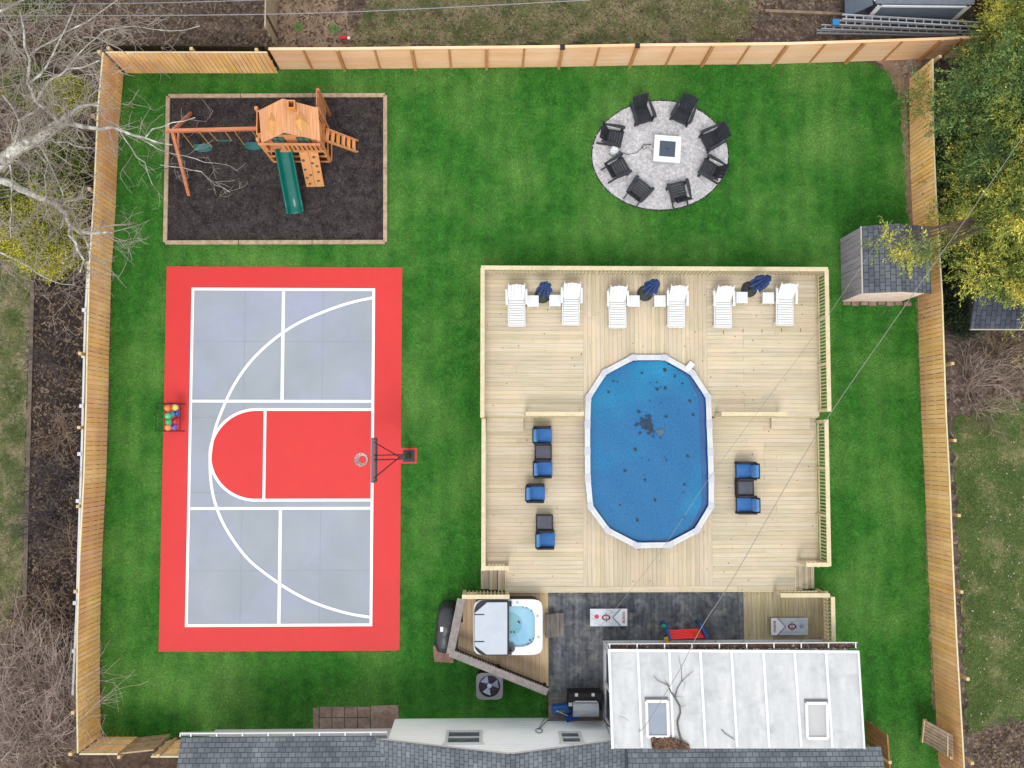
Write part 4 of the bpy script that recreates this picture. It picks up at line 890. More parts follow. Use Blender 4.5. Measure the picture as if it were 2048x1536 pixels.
for s in (-1,1):                       # little dormers
    a, c, d_ = roofpt(s,.42,.72,.0), roofpt(s,.42,.32,.0), roofpt(s,.75,.5,.0); ap = roofpt(s,.30,.52,.3); f_ = roofpt(s,.05,.5,.0)
    b = MB(); b.add([a, c, ap+Vector((0,.15,0)), f_, roofpt(s,.75,.5,.02)], [(0,2,4),(1,4,2),(0,3,2),(3,1,2)]); b.obj('dormer', mat('light_cedar', S(240,180,112)), rfo)
b = MB(); ch = roofpt(1,.82,.28); 
for dx, dy, sx, sy in ((-.1,0,.03,.26),(.1,0,.03,.26),(0,.115,.17,.03),(0,-.115,.17,.03)): b.box(ch+Vector((dx,dy,.1)), (sx,sy,.4))
chm = b.obj('chimney', PLAYW, rfo); MB().box(ch+Vector((0,0,.04)), (.16,.19,.06)).obj('flue', mat('dark_wood_hollow', S(120,72,36)), chm)
gf = MB(); wy = rF.y-.0+.14; wx0, wx1 = P(530,290,zf).x+.02, P(645,290,zf).x-.02
gf.b2(wx0,wx1,wy,wy+.03,zf,zev-.06); gf.add([(wx0,wy,zev-.07),(wx1,wy,zev-.07),(rF.x,wy,zrd-.1),(wx0,wy+.03,zev-.07),(wx1,wy+.03,zev-.07),(rF.x,wy+.03,zrd-.1)], [(0,1,2),(5,4,3),(0,3,4,1),(1,4,5,2),(2,5,3,0)])
gf.b2(wx0,wx0+.03,wy+.03,rB.y-.2,zf,zev-.06); gf.b2(wx1-.03,wx1,wy+.03,rB.y-.2,zf,zev-.06); gf.b2(wx0,wx1,rB.y-.2,rB.y-.17,zf,zev-.06); gf.obj('house_wall', PLAYW, ps)
GRN = mat('dark_green_plastic', S(22,104,98), rough=.4)
for dx in (-.42, .42):
    b = MB(); c0 = Vector((rF.x+dx, wy-.02, 2.3)); 
    for k in (-1,0,1): b.box(c0+Vector((k*.2,0,0)), (.03,.03,.62)); b.box(c0+Vector((0,0,k*.3)), (.43,.03,.03))
    wv = b.obj('window', GRN, ps); MB().box(c0+Vector((0,.012,0)), (.4,.01,.58)).obj('pane', mat('tinted_plastic', S(120,130,120), rough=.2), wv)
b = MB(); gz = 2.93; b.add([(rF.x-.62,wy-.012,gz-.05),(rF.x+.62,wy-.012,gz-.05),(rF.x,wy-.012,gz+.4)], [(0,1,2)]); b.obj('sunburst_panel', GRN, ps)
b = MB(); py0 = P(600,304,zf).y; b2n = 9; x0p, x1p = P(528,300,zf).x, P(649,300,zf).x
for i in range(12): t = py0+(rB.y-.1-py0)*i/12; b.b2(x0p,x1p,t+.004,t+(rB.y-.1-py0)/12-.004,zf-.04,zf)
b.obj('platform', PLAYW, ps)
gps = [P(548,322), P(661,322), P(548,268), P(661,268)]
for g in gps: MB().b2(g.x-.05,g.x+.05,g.y-.05,g.y+.05,.03,2.5 if g.y < gps[2].y-.1 else 2.7).obj('post', PLAYW, ps)
b = MB(); b.beam(gps[0]+Vector((0,-.06,.1)), gps[1]+Vector((0,-.06,.1)), .04, .12); b.beam(gps[1]+Vector((.06,0,.1)), gps[3]+Vector((.06,0,.1)), .04, .12); b.beam(gps[0]+Vector((-.06,0,.1)), gps[2]+Vector((-.06,0,.1)), .04, .12); b.beam(gps[0]+Vector((0,-.06,.75)), gps[1]+Vector((0,-.06,.75)), .04, .1)
b.beam(gps[1]+Vector((.06,0,.9)), gps[3]+Vector((.06,0,.9)), .04, .12)
b.obj('base_frame', PLAYW, ps)
b = MB(); fy = py0+.02
b.b2(x0p,x1p,fy-.05,fy+.02,2.3,2.36); b.b2(P(577,300,zf).x,x1p,fy-.03,fy+.01,zf,zf+.12)
for i in range(9): x = x0p+.75+i*.15; b.b2(x-.045,x+.045,fy-.01,fy+.01,zf+.1,2.3) if x < x1p-.05 else 0
b.b2(x0p,x0p+.2,fy-.01,fy+.01,zf,2.3); b.obj('front_railing', PLAYW, ps)
# pickets at the right rear
b = MB(); X = P(661,250,0).x; yy0, yy1 = P(661,275,0).y, P(661,238,0).y
for i in range(7): y = yy0+(yy1-yy0)*i/6; b.b2(X-.012,X+.012,y-.045,y+.045,1.05,2.45+.05*(i%2))
b.b2(X+.013,X+.04,yy0-.06,yy1+.06,1.25,1.33); b.b2(X-.06,X-.013,yy0-.06,yy1+.08,2.52,2.6); b.b2(X-.06,X+.04,yy1+.07,yy1+.15,.05,2.6); b.obj('picket_panel', mat('pinkish_cedar', S(214,144,100), S(196,126,86), scale=5, isl=.08), ps)
# slide
sp_ = [(567,296,1.55),(568.5,302,1.52),(572,318,1.3),(577,345,.98),(582,372,.62),(587,398,.34),(590,414,.24),(592,427,.22)]
sl = [P(*p) for p in sp_]; b = MB(); prof = [(-.30,.13),(-.27,.19),(-.235,.17),(-.2,.02),(-.1,-.05),(0,-.07),(.1,-.05),(.2,.02),(.235,.17),(.27,.19),(.30,.13)]
fine_ = []
for i in range(len(sl)-1):
    for k in range(4): fine_.append(sl[i].lerp(sl[i+1], k/4))
fine_.append(sl[-1])
for i, p in enumerate(fine_):
    d = (fine_[min(i+1,len(fine_)-1)]-fine_[max(i-1,0)]).normalized(); lat = d.cross(Vector((0,0,1))).normalized(); up = lat.cross(d); sc_ = 1+.06*(i/len(fine_))
    for u, v in prof: b.v.append(tuple(p+lat*u*sc_+up*v))
k = len(prof)
for i in range(len(fine_)-1):
    for j in range(k-1): a = i*k+j; b.f.append((a,a+1,a+k+1,a+k))
so_ = b.obj('slide', mat('glossy_green_plastic', S(8,116,106), S(6,104,96), scale=1, rough=.28, spec=.35), ps, smooth=True); sm_ = so_.modifiers.new('thick','SOLIDIFY'); sm_.thickness = .02
# climbing wall
q = [P(597.5,303.6,zf), P(636,303.6,zf), P(649,374,.04), P(613,374.7,.04)]
b = MB()
for i in range(2): b.slab([q[0].lerp(q[1],i/2+.008), q[0].lerp(q[1],(i+1)/2-.008), q[3].lerp(q[2],(i+1)/2-.008), q[3].lerp(q[2],i/2+.008)], .03)
cw = b.obj('climbing_wall', mat('smooth_cedar', S(236,168,110), S(222,152,96), scale=3, stretch=(4,.5,1), isl=.05), ps)
HM = mat('grey_green_grip', S(84,98,94), rough=.5); k_ = 0
for x, y in ((606.5,320.5),(627.5,314),(625,326),(634,332),(610.5,338.6),(637,343.5),(621.5,349.5),(614.5,355),(637,361),(620,366.5)):
    z = zf*(1-(y-303.6)/71)+.03; p = P(x,y,z); MB().sph((0,0,0),.055,8,.7).obj('climbing_hold', HM, cw).location = p
# ladder at right
r1a, r1b, r2a, r2b = P(653,258,zf), P(714.5,281.5,.03), P(650,281,zf), P(715,304,.03)
b = MB(); b.beam(r1a,r1b,.05,.1); b.beam(r2a,r2b,.05,.1)
for i in range(6): t = (i+.3)/6; b.beam(r1a.lerp(r1b,t)+Vector((0,0,.02)), r2a.lerp(r2b,t)+Vector((0,0,.02)), .12, .03)
b.obj('ladder', PLAYW, ps)
# swing beam
zb = 2.35; SWM = mat('reddish_cedar', S(222,142,104), S(206,122,84), scale=4, stretch=(.4,4,1), isl=.04)
b0, b1 = P(332,262,zb), P(528,257,zb); MB().beam(b0,b1,.1,.14).obj('swing_beam', SWM, ps)
for f in ((382,226),(378,390)):
    MB().beam(P(342,262,zb)+Vector((.05,0,.02)), P(*f,.05), .1, .1).obj('swing_leg', SWM, ps)
b = MB(); b.beam(P(343,262,zb).lerp(P(382,226,.05),.35), P(343,262,zb).lerp(P(378,390,.05),.35), .05, .1); b.obj('cross_brace', SWM, ps)
YC = mat('yellow_chain', S(236,182,60), rough=.5)
def swing(xa, xb, sx0, sx1, sy, zseat, label, kind):
    a, c = P(xa,260,zb-.07), P(xb,259,zb-.07); a.y = b0.lerp(b1,.5).y; c.y = a.y; s0, s1 = P(sx0,sy,zseat), P(sx1,sy,zseat); m_ = (s0+s1)/2
    r = E('swing', m_, 0, label, 'swing', 'swings hanging from the play set beam')
    for p, s in ((a,s0),(c,s1)): MB().tube([p-m_, (p-m_).lerp(s-m_,.5)+Vector((0,0,-.03)), s-m_], .014, 5).obj('chain', YC, r)
    L = (s1-s0).length
    if kind == 'bar': MB().tube([(-L/2,0,0),(L/2,0,0)], .022, 8).obj('bar', GRN, r)
    else:
        b = MB(); n = 12
        for i in range(n): 
            t0, t1 = -1+2*i/n, -1+2*(i+1)/n; z0_, z1_ = -.12*(1-t0*t0), -.12*(1-t1*t1); w0, w1 = .09+.05*(1-t0*t0), .09+.05*(1-t1*t1)
            b.hexa([(t0*L/2,-w0,z0_-.02),(t1*L/2,-w1,z1_-.02),(t1*L/2,w1,z1_-.02),(t0*L/2,w0,z0_-.02)], [(t0*L/2,-w0,z0_),(t1*L/2,-w1,z1_),(t1*L/2,w1,z1_),(t0*L/2,w0,z0_)])
        b.obj('seat', mat('teal_swing_seat', S(44,112,112), rough=.5), r)
swing(360,395,386,424,294,.55,'green swing seat nearest the outer A frame legs','seat')
swing(415,449,435,463,281.5,1.2,'green trapeze bar between the two swing seats','bar')
swing(468,504,489,524,290,.55,'green swing seat beside the playhouse','seat')

# ================= BASKETBALL HOOP =================
hp_ = E('basketball_hoop', P(818,912), 0, 'black pole mounted basketball hoop with white net at the court edge', 'basketball hoop'); O = P(818,912); zt_ = 3.95
DM = mat('dark_grey_steel', S(56,58,66), rough=.4)
b = MB(); b.b2(-.2,.2,-.2,.2,CZ,.06)
for sx in (-.15,.15):
    for sy in (-.15,.15): b.cyl((sx,sy), .025, .06, .1, 8)
b.obj('base_plate', DM, hp_); MB().b2(-.08,.08,-.08,.08,.05,2.5).obj('pole', DM, hp_, bevel=.01)
bb = P(748,920,3.4)-O; by0_, by1_ = P(748,964,3.9).y-O.y, P(748,877,3.9).y-O.y
b = MB(); 
for y in (-.07,.07): b.beam((.0,y,2.3),(bb.x+.06,y,3.6),.03,.07); b.beam((.0,y,1.8),(bb.x+.06,y,3.1),.03,.07)
b.obj('extension_arms', DM, hp_); b = MB(); ym = (by0_+by1_)/2
b.beam((-.1,0,2.45),(bb.x+.05,by0_+.12,3.75),.035,.035); b.beam((-.1,0,2.45),(bb.x+.05,by1_-.12,3.75),.035,.035); b.obj('stay_braces', mat('dark_red_steel', S(96,44,48), rough=.5), hp_)  # stay braces in one even dark red steel colour
board = MB().b2(bb.x-.012,bb.x+.012,by0_+.03,by1_-.03,2.93,3.87).obj('backboard', mat('glass_backboard', S(150,160,176), rough=.1, spec=.6), hp_)
b = MB()
for y in (by0_,by1_): b.b2(bb.x-.03,bb.x+.05,y-.03,y+.03,2.9,3.9)
b.b2(bb.x-.03,bb.x+.05,by0_+.03,by1_-.03,3.87,3.91); b.b2(bb.x-.03,bb.x+.05,by0_+.03,by1_-.03,2.89,2.93); b.obj('frame', mat('steel_frame', S(96,104,116), rough=.4), board)
rc = P(722,919,3.05)-O; rc = Vector((rc.x, ym, 3.05)); R0 = .228
ring = lambda r, z, n=24: [rc+Vector((r*math.cos(6.2832*k/n), r*math.sin(6.2832*k/n), z-3.05)) for k in range(n+1)]
rim = MB().tube(ring(R0,3.05), .012, 6, cap=False); rim.beam((rc.x+R0,ym-.05,3.05),(bb.x,ym-.05,3.05),.02,.05); rim.beam((rc.x+R0,ym+.05,3.05),(bb.x,ym+.05,3.05),.02,.05); rim = rim.obj('rim', mat('orange_rim', S(214,70,60), rough=.4), hp_)
b = MB(); n = 12
lv = [(R0,3.04),(R0*.93,2.93),(R0*.72,2.8),(R0*.58,2.68),(R0*.56,2.58)]
for i in range(4):
    for k in range(n):
        a0 = 6.2832*(k+(i%2)*.5)/n
        for s in (.5,-.5):
            a1 = a0+6.2832*s/n; (r0_,z0_),(r1_,z1_) = lv[i], lv[i+1]; b.tube([rc+Vector((r0_*math.cos(a0),r0_*math.sin(a0),z0_-3.05)), rc+Vector((r1_*math.cos(a1),r1_*math.sin(a1),z1_-3.05))], .016, 4)
b.obj('net', WHITE, hp_)

# ---------------- ball rack ----------------
br = E('ball_rack', P(346,835,CZ), 0, 'black wire ball rack at the left edge of the court', 'ball rack', None); O = P(346,835,CZ)
hw = .32; hl = .47
b = MB()
for y in (-hl,hl):
    b.tube([(-.2,y,0),(-.25,y,.9)],.014,6); b.tube([(.42,y,.01),(-.3,y,.02)],.014,6); b.tube([(.15,y,.02),(.1,y,.75)],.014,6)
for z, x0, x1 in ((.85,-.3,-.02),(.45,-.1,.28),(.12,-.2,.28)):
    for x in (x0,x1): b.tube([(x,-hl,z),(x,hl,z)],.012,6)
    for y in (-hl,0,hl): b.tube([(x0,y,z),(x1,y,z)],.01,6)
b.obj('frame', BLACK, br)
BALLC = [((330,-1),0)]
def ball(x, y, z, c, label, r=.115):
    p = P(x,y,z); e = tag(MB().sph((0,0,0), r, 18).obj('ball', mat('ball_'+label.split()[0], c, rough=.35, spec=.5), None, smooth=True), label, 'ball', 'balls stored in the wire rack'); e.location = p
ball(335,816,.98,S(240,130,60),'orange ball at the top left corner of the rack')
ball(350,815,.72,S(240,226,110),'yellow ball at the top of the wire rack')
ball(353,826,.6,S(30,90,190),'blue ball below the yellow ball')
ball(343,829,.8,S(56,160,190),'turquoise ball between green and blue balls')
ball(336,832,.97,S(90,200,130),'mint green ball in the middle of the rack')
ball(337,844,.97,S(50,180,110),'emerald green ball below the mint green one')
ball(349,843,.68,S(216,40,70),'red ball at the right side of the rack')
ball(348,854,.68,S(110,100,200),'purple ball at the lower right corner of the rack')
ball(336,855,.97,S(244,150,80),'light orange ball at the lower left corner of the rack')
# ================= FIRE PIT SEATING =================
ft = E('fire_table', P(1329,307), math.radians(-4), 'square white fire table with dark centre lid on the gravel', 'fire table')
MB().b2(-.40,.40,-.40,.40,.0,.5).obj('base', mat('offwhite_base', S(226,226,230)), ft, bevel=.01)
b = MB()
for x0,x1,y0,y1 in ((-.47,.47,.28,.47),(-.47,.47,-.47,-.28),(-.47,-.28,-.28,.28),(.28,.47,-.28,.28)): b.b2(x0,x1,y0,y1,.5,.56)
b.obj('table_top', WHITE, ft); MB().b2(-.276,.276,-.276,.276,.5,.555).obj('burner_lid', mat('slate_lid', S(74,86,102), rough=.45), ft, bevel=.01); MB().b2(-.04,.04,-.008,.008,.555,.575).obj('lid_handle', BLACK, ft)
tk = E('propane_tank', P(1227,304), 0, 'white propane tank standing on the gravel between two chairs', 'propane tank')
MB().lathe((0,0,0), [(.11,0),(.15,.04),(.155,.15),(.155,.28),(.12,.36),(.05,.38)], 20).obj('tank', WHITE, tk, smooth=True); MB().lathe((0,0,.38), [(.09,0),(.1,.1)], 14).obj('collar', WHITE, tk); MB().cyl((0,0), .03, .38, .46, 8).obj('valve', BLACK, tk)
MB().cyl((0,0), .185, .0, .03, 20).obj('foot_ring', mat('tank_ring', S(70,74,74)), tk)
hs = [(1232,296,.42),(1240,304,.05),(1255,309,.03),(1272,306,.03),(1283,297,.03),(1290,290,.03),(1294,295,.04),(1288,299,.03),(1283,294,.04),(1287,288,.03),(1296,289,.03),(1302,289,.1)]
tag(MB().tube([P(*p) for p in hs], .014, 6).obj('gas_hose', BLACK), 'black gas hose running over the gravel from the tank to the fire table', 'hose')
ADM = mat('charcoal_plastic_lumber', S(54,56,66), S(42,43,52), scale=6, isl=.12, rough=.5)
def adirondack(loc, rz, label):
    r = E('adirondack_chair', loc, rz, label, 'chair', 'black adirondack chairs around the fire table')
    b = MB()
    for i in range(6): y = .34-i*.095; z = .37-.02*i; b.box((0,y,z), (.54,.085,.022), Matrix.Rotation(math.radians(11),3,'X'))
    b.box((0,.395,.33),(.56,.025,.1)); b.obj('seat', ADM, r)
    b = MB(); n = 6
    for i in range(n):
        t = (i-(n-1)/2)/(n/2); top = .98-.10*t*t; b.hexa([(t*.24-.038,-.18,.27),(t*.24+.038,-.18,.27),(t*.24+.038,-.16,.27),(t*.24-.038,-.16,.27)][::1], [(t*.33-.05,-.50,top),(t*.33+.05,-.50,top),(t*.33+.05,-.48,top),(t*.33-.05,-.48,top)])
    b.beam((-.33,-.335,.55),(.33,-.335,.55),.03,.08); b.beam((-.3,-.45,.78),(.3,-.45,.78),.025,.06); b.obj('backrest', ADM, r)
    for s in (-1,1):
        b = MB(); b.prism([(s*.30,-.36),(s*.36,-.40),(s*.41,-.1),(s*.44,.28),(s*.42,.40),(s*.31,.40),(s*.30,.1)][::(1 if s > 0 else -1)], .56, .585); b.obj('armrest', ADM, r)
        MB().b2(s*.34-.03,s*.34+.03,.26,.36,0,.56).obj('front_leg', ADM, r)
        MB().beam((s*.29,.42,.30),(s*.29,-.52,.06),.03,.13).obj('rear_leg', ADM, r)
    r.scale = (.92,.92,.96)
    return r
fc = P(1329,307)
ch0 = None
ADS = .93
for i, (x, y, a, lab) in enumerate(((1284,226,-163,'black adirondack chair at the upper left of the gravel circle'),(1366,226,156,'black adirondack chair at the upper right of the gravel circle'),(1425,278,117,'black adirondack chair right of the fire table, upper one'),(1422,340,64,'black adirondack chair right of the fire table, lower one'),(1357,386,15,'black adirondack chair at the bottom right of the gravel circle'),(1277,383,-38,'black adirondack chair at the bottom left of the gravel circle'),(1234,338,-62,'black adirondack chair left of the fire table, below the propane tank'),(1224,274,-103,'black adirondack chair left of the fire table, above the propane tank'))):
    L = P(x,y,.3); L.z = .02
    if ch0 is None: ch0 = adirondack(L, math.radians(a), lab)
    else: dup(ch0, L, math.radians(a), lab)

# ================= DECK FURNITURE =================
def lounger(loc, rz, label, back=52):
    r = E('chaise_lounge', loc, rz, label, 'chaise lounge', 'white slatted chaise lounges on the upper deck')
    b = MB(); n = 11
    for i in range(n): y = -.66+i*(1.06/n)+.045; b.b2(-.31,.31,y-.038,y+.038,.33,.35)
    b.obj('seat_slats', WHITE, r, bevel=.004)
    b = MB(); a = math.radians(back); c, s = math.cos(a), math.sin(a)
    for i in range(5):
        x = -.27+i*.135; l = .74-.04*abs(i-2)**1.3/2; b.hexa([(x-.065,.40,.33),(x+.065,.40,.33),(x+.065,.385,.345),(x-.065,.385,.345)], [(x-.065,.40+l*c,.33+l*s),(x+.06,.40+l*c,.33+l*s),(x+.06,.385+l*c,.345+l*s),(x-.06,.385+l*c,.345+l*s)])
    b.beam((-.33,.40,.34),(-.33,.40+.76*c,.34+.76*s),.03,.05); b.beam((.33,.40,.34),(.33,.40+.76*c,.34+.76*s),.03,.05); b.beam((-.32,.43+.4*c,.30+.4*s),(.32,.43+.4*c,.30+.4*s),.03,.06); b.obj('backrest', WHITE, r)
    b = MB(); 
    for s_ in (-1,1): b.b2(s_*.34-.02,s_*.34+.02,-.68,.86,.24,.33)
    b.b2(-.32,.32,-.70,-.67,.22,.33); b.obj('side_frame', WHITE, r, bevel=.004)
    for s_ in (-1,1): MB().b2(s_*.405-.045,s_*.405+.045,.12,.72,.56,.585).obj('armrest', WHITE, r, bevel=.006); b = MB(); b.b2(s_*.39-.02,s_*.39+.02,.16,.24,.25,.558); b.b2(s_*.39-.02,s_*.39+.02,.6,.68,.25,.558); b.obj('arm_support', WHITE, r)
    for x, y in ((-.34,-.6),(.34,-.6),(-.34,.75),(.34,.75)): MB().b2(x-.03,x+.03,y-.045,y+.045,0,.24).obj('leg', WHITE, r)
    r.scale = (.82,.87,.95)
    return r
l0 = None
for x, y, a, lab in ((1033,617,1,'white chaise lounge at the far left of the row'),(1142,614,-1,'white chaise lounge right of the leftmost closed umbrella'),(1235,620,1,'white chaise lounge left of the middle closed umbrella'),(1353,619,-1,'white chaise lounge right of the middle closed umbrella'),(1446,620,0,'white chaise lounge left of the rightmost closed umbrella'),(1570,615,-1,'white chaise lounge at the far right of the row')):
    L = P(x,y,zU+.33); L.z = zU
    if l0 is None: l0 = lounger(L, math.radians(a), lab)
    else: dup(l0, L, math.radians(a), lab)
def stable(loc, label):
    r = E('side_table', loc, 0, label, 'side table', 'white side tables between the chaise lounges')
    b = MB()
    for i in range(5): b.b2(-.19+i*.077,-.19+i*.077+.072,-.19,.19,.40,.42)
    b.obj('table_top', WHITE, r)
    for sx in (-.165,.165):
        for sy in (-.165,.165): MB().b2(sx-.02,sx+.02,sy-.02,sy+.02,0,.40).obj('leg', WHITE, r)
    MB().b2(-.15,.15,-.15,.15,.14,.155).obj('lower_shelf', WHITE, r); return r
t0_ = None
for x, y, lab in ((1066,602,'white side table beside the leftmost chaise lounge'),(1110,601,'white side table beside the second chaise lounge from the left'),(1268,602,'white side table left of the middle closed umbrella'),(1320,602,'white side table right of the middle closed umbrella'),(1484,595,'white side table left of the rightmost umbrella base'),(1537,596,'white side table beside the rightmost chaise lounge')):
    L = P(x,y,zU+.42); L.z = zU
    if t0_ is None: t0_ = stable(L, lab)
    else: dup(t0_, L, 0, lab)
def umbrella(loc, rz, label):
    r = E('patio_umbrella', loc, rz, label, 'umbrella', 'closed navy umbrellas between the loungers')
    MB().lathe((0,0,0), [(.27,0),(.27,.04),(.22,.075),(.05,.10),(.045,.3)], 24).obj('base', mat('black_umbrella_base', S(56,58,60), rough=.5), r)
    MB().tube([(0,0,.1),(0,0,2.55)], .02, 10).obj('pole', BLACK, r)
    b = MB(); n = 32; rows = [(1.0,.15),(1.05,.21),(1.4,.19),(1.9,.14),(2.05,.09),(2.12,.11),(2.3,.09),(2.53,.03),(2.55,.005)]
    for z, rr_ in rows:
        for k in range(n): t = 6.2832*k/n; q = rr_*(1+.38*math.cos(8*t+z)); b.v.append((q*math.cos(t),q*math.sin(t),z))
    for i in range(len(rows)-1):
        for k in range(n): k2 = (k+1)%n; b.f.append((i*n+k,i*n+k2,(i+1)*n+k2,(i+1)*n+k))
    b.f.append(tuple(range(n))[::-1])
    b.obj('canopy', mat('navy_canvas', S(64,96,160), S(44,68,128), scale=5, rough=.85), r); MB().lathe((0,0,1.98),[(.1,0),(.1,.05)],14).obj('strap', mat('navy_strap', S(40,62,120)), r); return r
u = umbrella(P(1085,591,zU), 0, 'closed navy umbrella between the two leftmost loungers'); dup(u, P(1290,587,zU), 1, 'closed navy umbrella between the two middle loungers'); dup(u, P(1498,579,zU), 2, 'closed navy umbrella between the two rightmost loungers')
WK = mat('dark_brown_wicker', S(66,58,64), S(38,33,38), scale=16, bump=.8, bscale=24, rough=.8)
BLU = mat('blue_cushion', S(66,120,188), S(54,104,172), scale=3, bump=.15, bscale=8, rough=.9)
BL2 = mat('lighter_blue_pillow', S(98,150,208), S(80,132,194), scale=3, bump=.15, bscale=8, rough=.9)
def wicker(loc, rz, label):            # faces local +x
    r = E('wicker_armchair', loc, rz, label, 'armchair', 'wicker armchairs with blue cushions around the pool')
    MB().b2(-.28,.31,-.27,.27,.1,.32).obj('seat_base', WK, r, bevel=.02)
    b = MB(); b.hexa([(-.36,-.31,.05),(-.27,-.31,.05),(-.27,.31,.05),(-.36,.31,.05)], [(-.42,-.29,.86),(-.36,-.31,.84),(-.36,.31,.84),(-.42,.29,.86)]); b.obj('backrest', WK, r, bevel=.02)
    for s in (-1,1): MB().hexa([(-.3,s*.33-.035,.05),(.33,s*.33-.035,.05),(.33,s*.33+.035,.05),(-.3,s*.33+.035,.05)], [(-.36,s*.33-.04,.66),(.30,s*.33-.04,.6),(.32,s*.33+.04,.58),(-.36,s*.33+.04,.66)]).obj('armrest', WK, r, bevel=.02)
    MB().b2(-.26,.34,-.28,.28,.325,.44).obj('seat_cushion', BLU, r, bevel=.035)
    MB().hexa([(-.33,-.27,.45),(-.17,-.26,.45),(-.17,.26,.45),(-.33,.27,.45)], [(-.38,-.25,.88),(-.27,-.24,.84),(-.27,.24,.84),(-.38,.25,.88)]).obj('back_cushion', BL2, r, bevel=.04)
    for x in (-.28,.28):
        for y in (-.3,.3): MB().b2(x-.025,x+.025,y-.025,y+.025,0,.1).obj('leg', BLACK, r)
    r.scale = (.9,.86,.95)
    return r
w0 = None
for x, y, a, lab in ((1086,871,0,'blue cushioned wicker armchair nearest the left step box'),(1087,938,1,'blue cushioned wicker armchair just below the upper wicker table'),(1072,987,-1,'blue cushioned wicker armchair standing alone, set furthest left'),(1092,1080,0,'blue cushioned wicker armchair lowest on the left side'),(1493,942,180,'blue cushioned wicker armchair right of the pool, upper one'),(1494,1010,180,'blue cushioned wicker armchair right of the pool, lower one')):
    L = P(x,y,zL+.5); L.z = zL
    if w0 is None: w0 = wicker(L, math.radians(a), lab)
    else: dup(w0, L, math.radians(a), lab)
def wtable(loc, label):
    r = E('wicker_table', loc, 0, label, 'side table', 'dark wicker side tables beside the armchairs')
    MB().b2(-.27,.27,-.25,.25,.03,.42).obj('body', WK, r, bevel=.015); MB().b2(-.29,.29,-.26,.26,.421,.45).obj('rim', WK, r, bevel=.01); MB().b2(-.24,.24,-.21,.21,.451,.458).obj('glass_top', mat('smoked_glass', S(82,84,100), S(66,68,82), scale=2, rough=.15, spec=.5), r); return r
tt = wtable(P(1086.5,904,zL+.45)-Vector((0,0,.45)), 'dark wicker table between the two upper left armchairs'); dup(tt, P(1089,1045,zL+.45)-Vector((0,0,.45)), 0, 'dark wicker table above the lowest left armchair'); dup(tt, P(1491,976,zL+.45)-Vector((0,0,.45)), 0, 'dark wicker table between the right hand armchairs')

# ---------------- cornhole boards ----------------
def text(s, size, loc, rot, m, parent, name, sx=1.0):
    c = bpy.data.curves.new(name, 'FONT'); c.body = s; c.size = size; c.extrude = .001; c.offset = size*.035; c.align_x = 'CENTER'; c.align_y = 'CENTER'
    o = bpy.data.objects.new(name, c); COL.objects.link(o); dg = bpy.context.evaluated_depsgraph_get(); me = bpy.data.meshes.new_from_object(o.evaluated_get(dg)); bpy.data.objects.remove(o); bpy.data.curves.remove(c)
    me.materials.clear(); me.materials.append(m); o = bpy.data.objects.new(name, me); COL.objects.link(o); o.parent = parent; o.location = loc; o.rotation_euler = (0,0,rot); o.scale = (sx,1,1); return o
CR, CG, SV = mat('crimson_print', S(150,14,44), rough=.5), mat('grey_print', S(108,112,120), rough=.5), mat('silver_streak', S(150,158,178), rough=.5)
SV2 = mat('pale_streak', S(176,182,198), rough=.5)
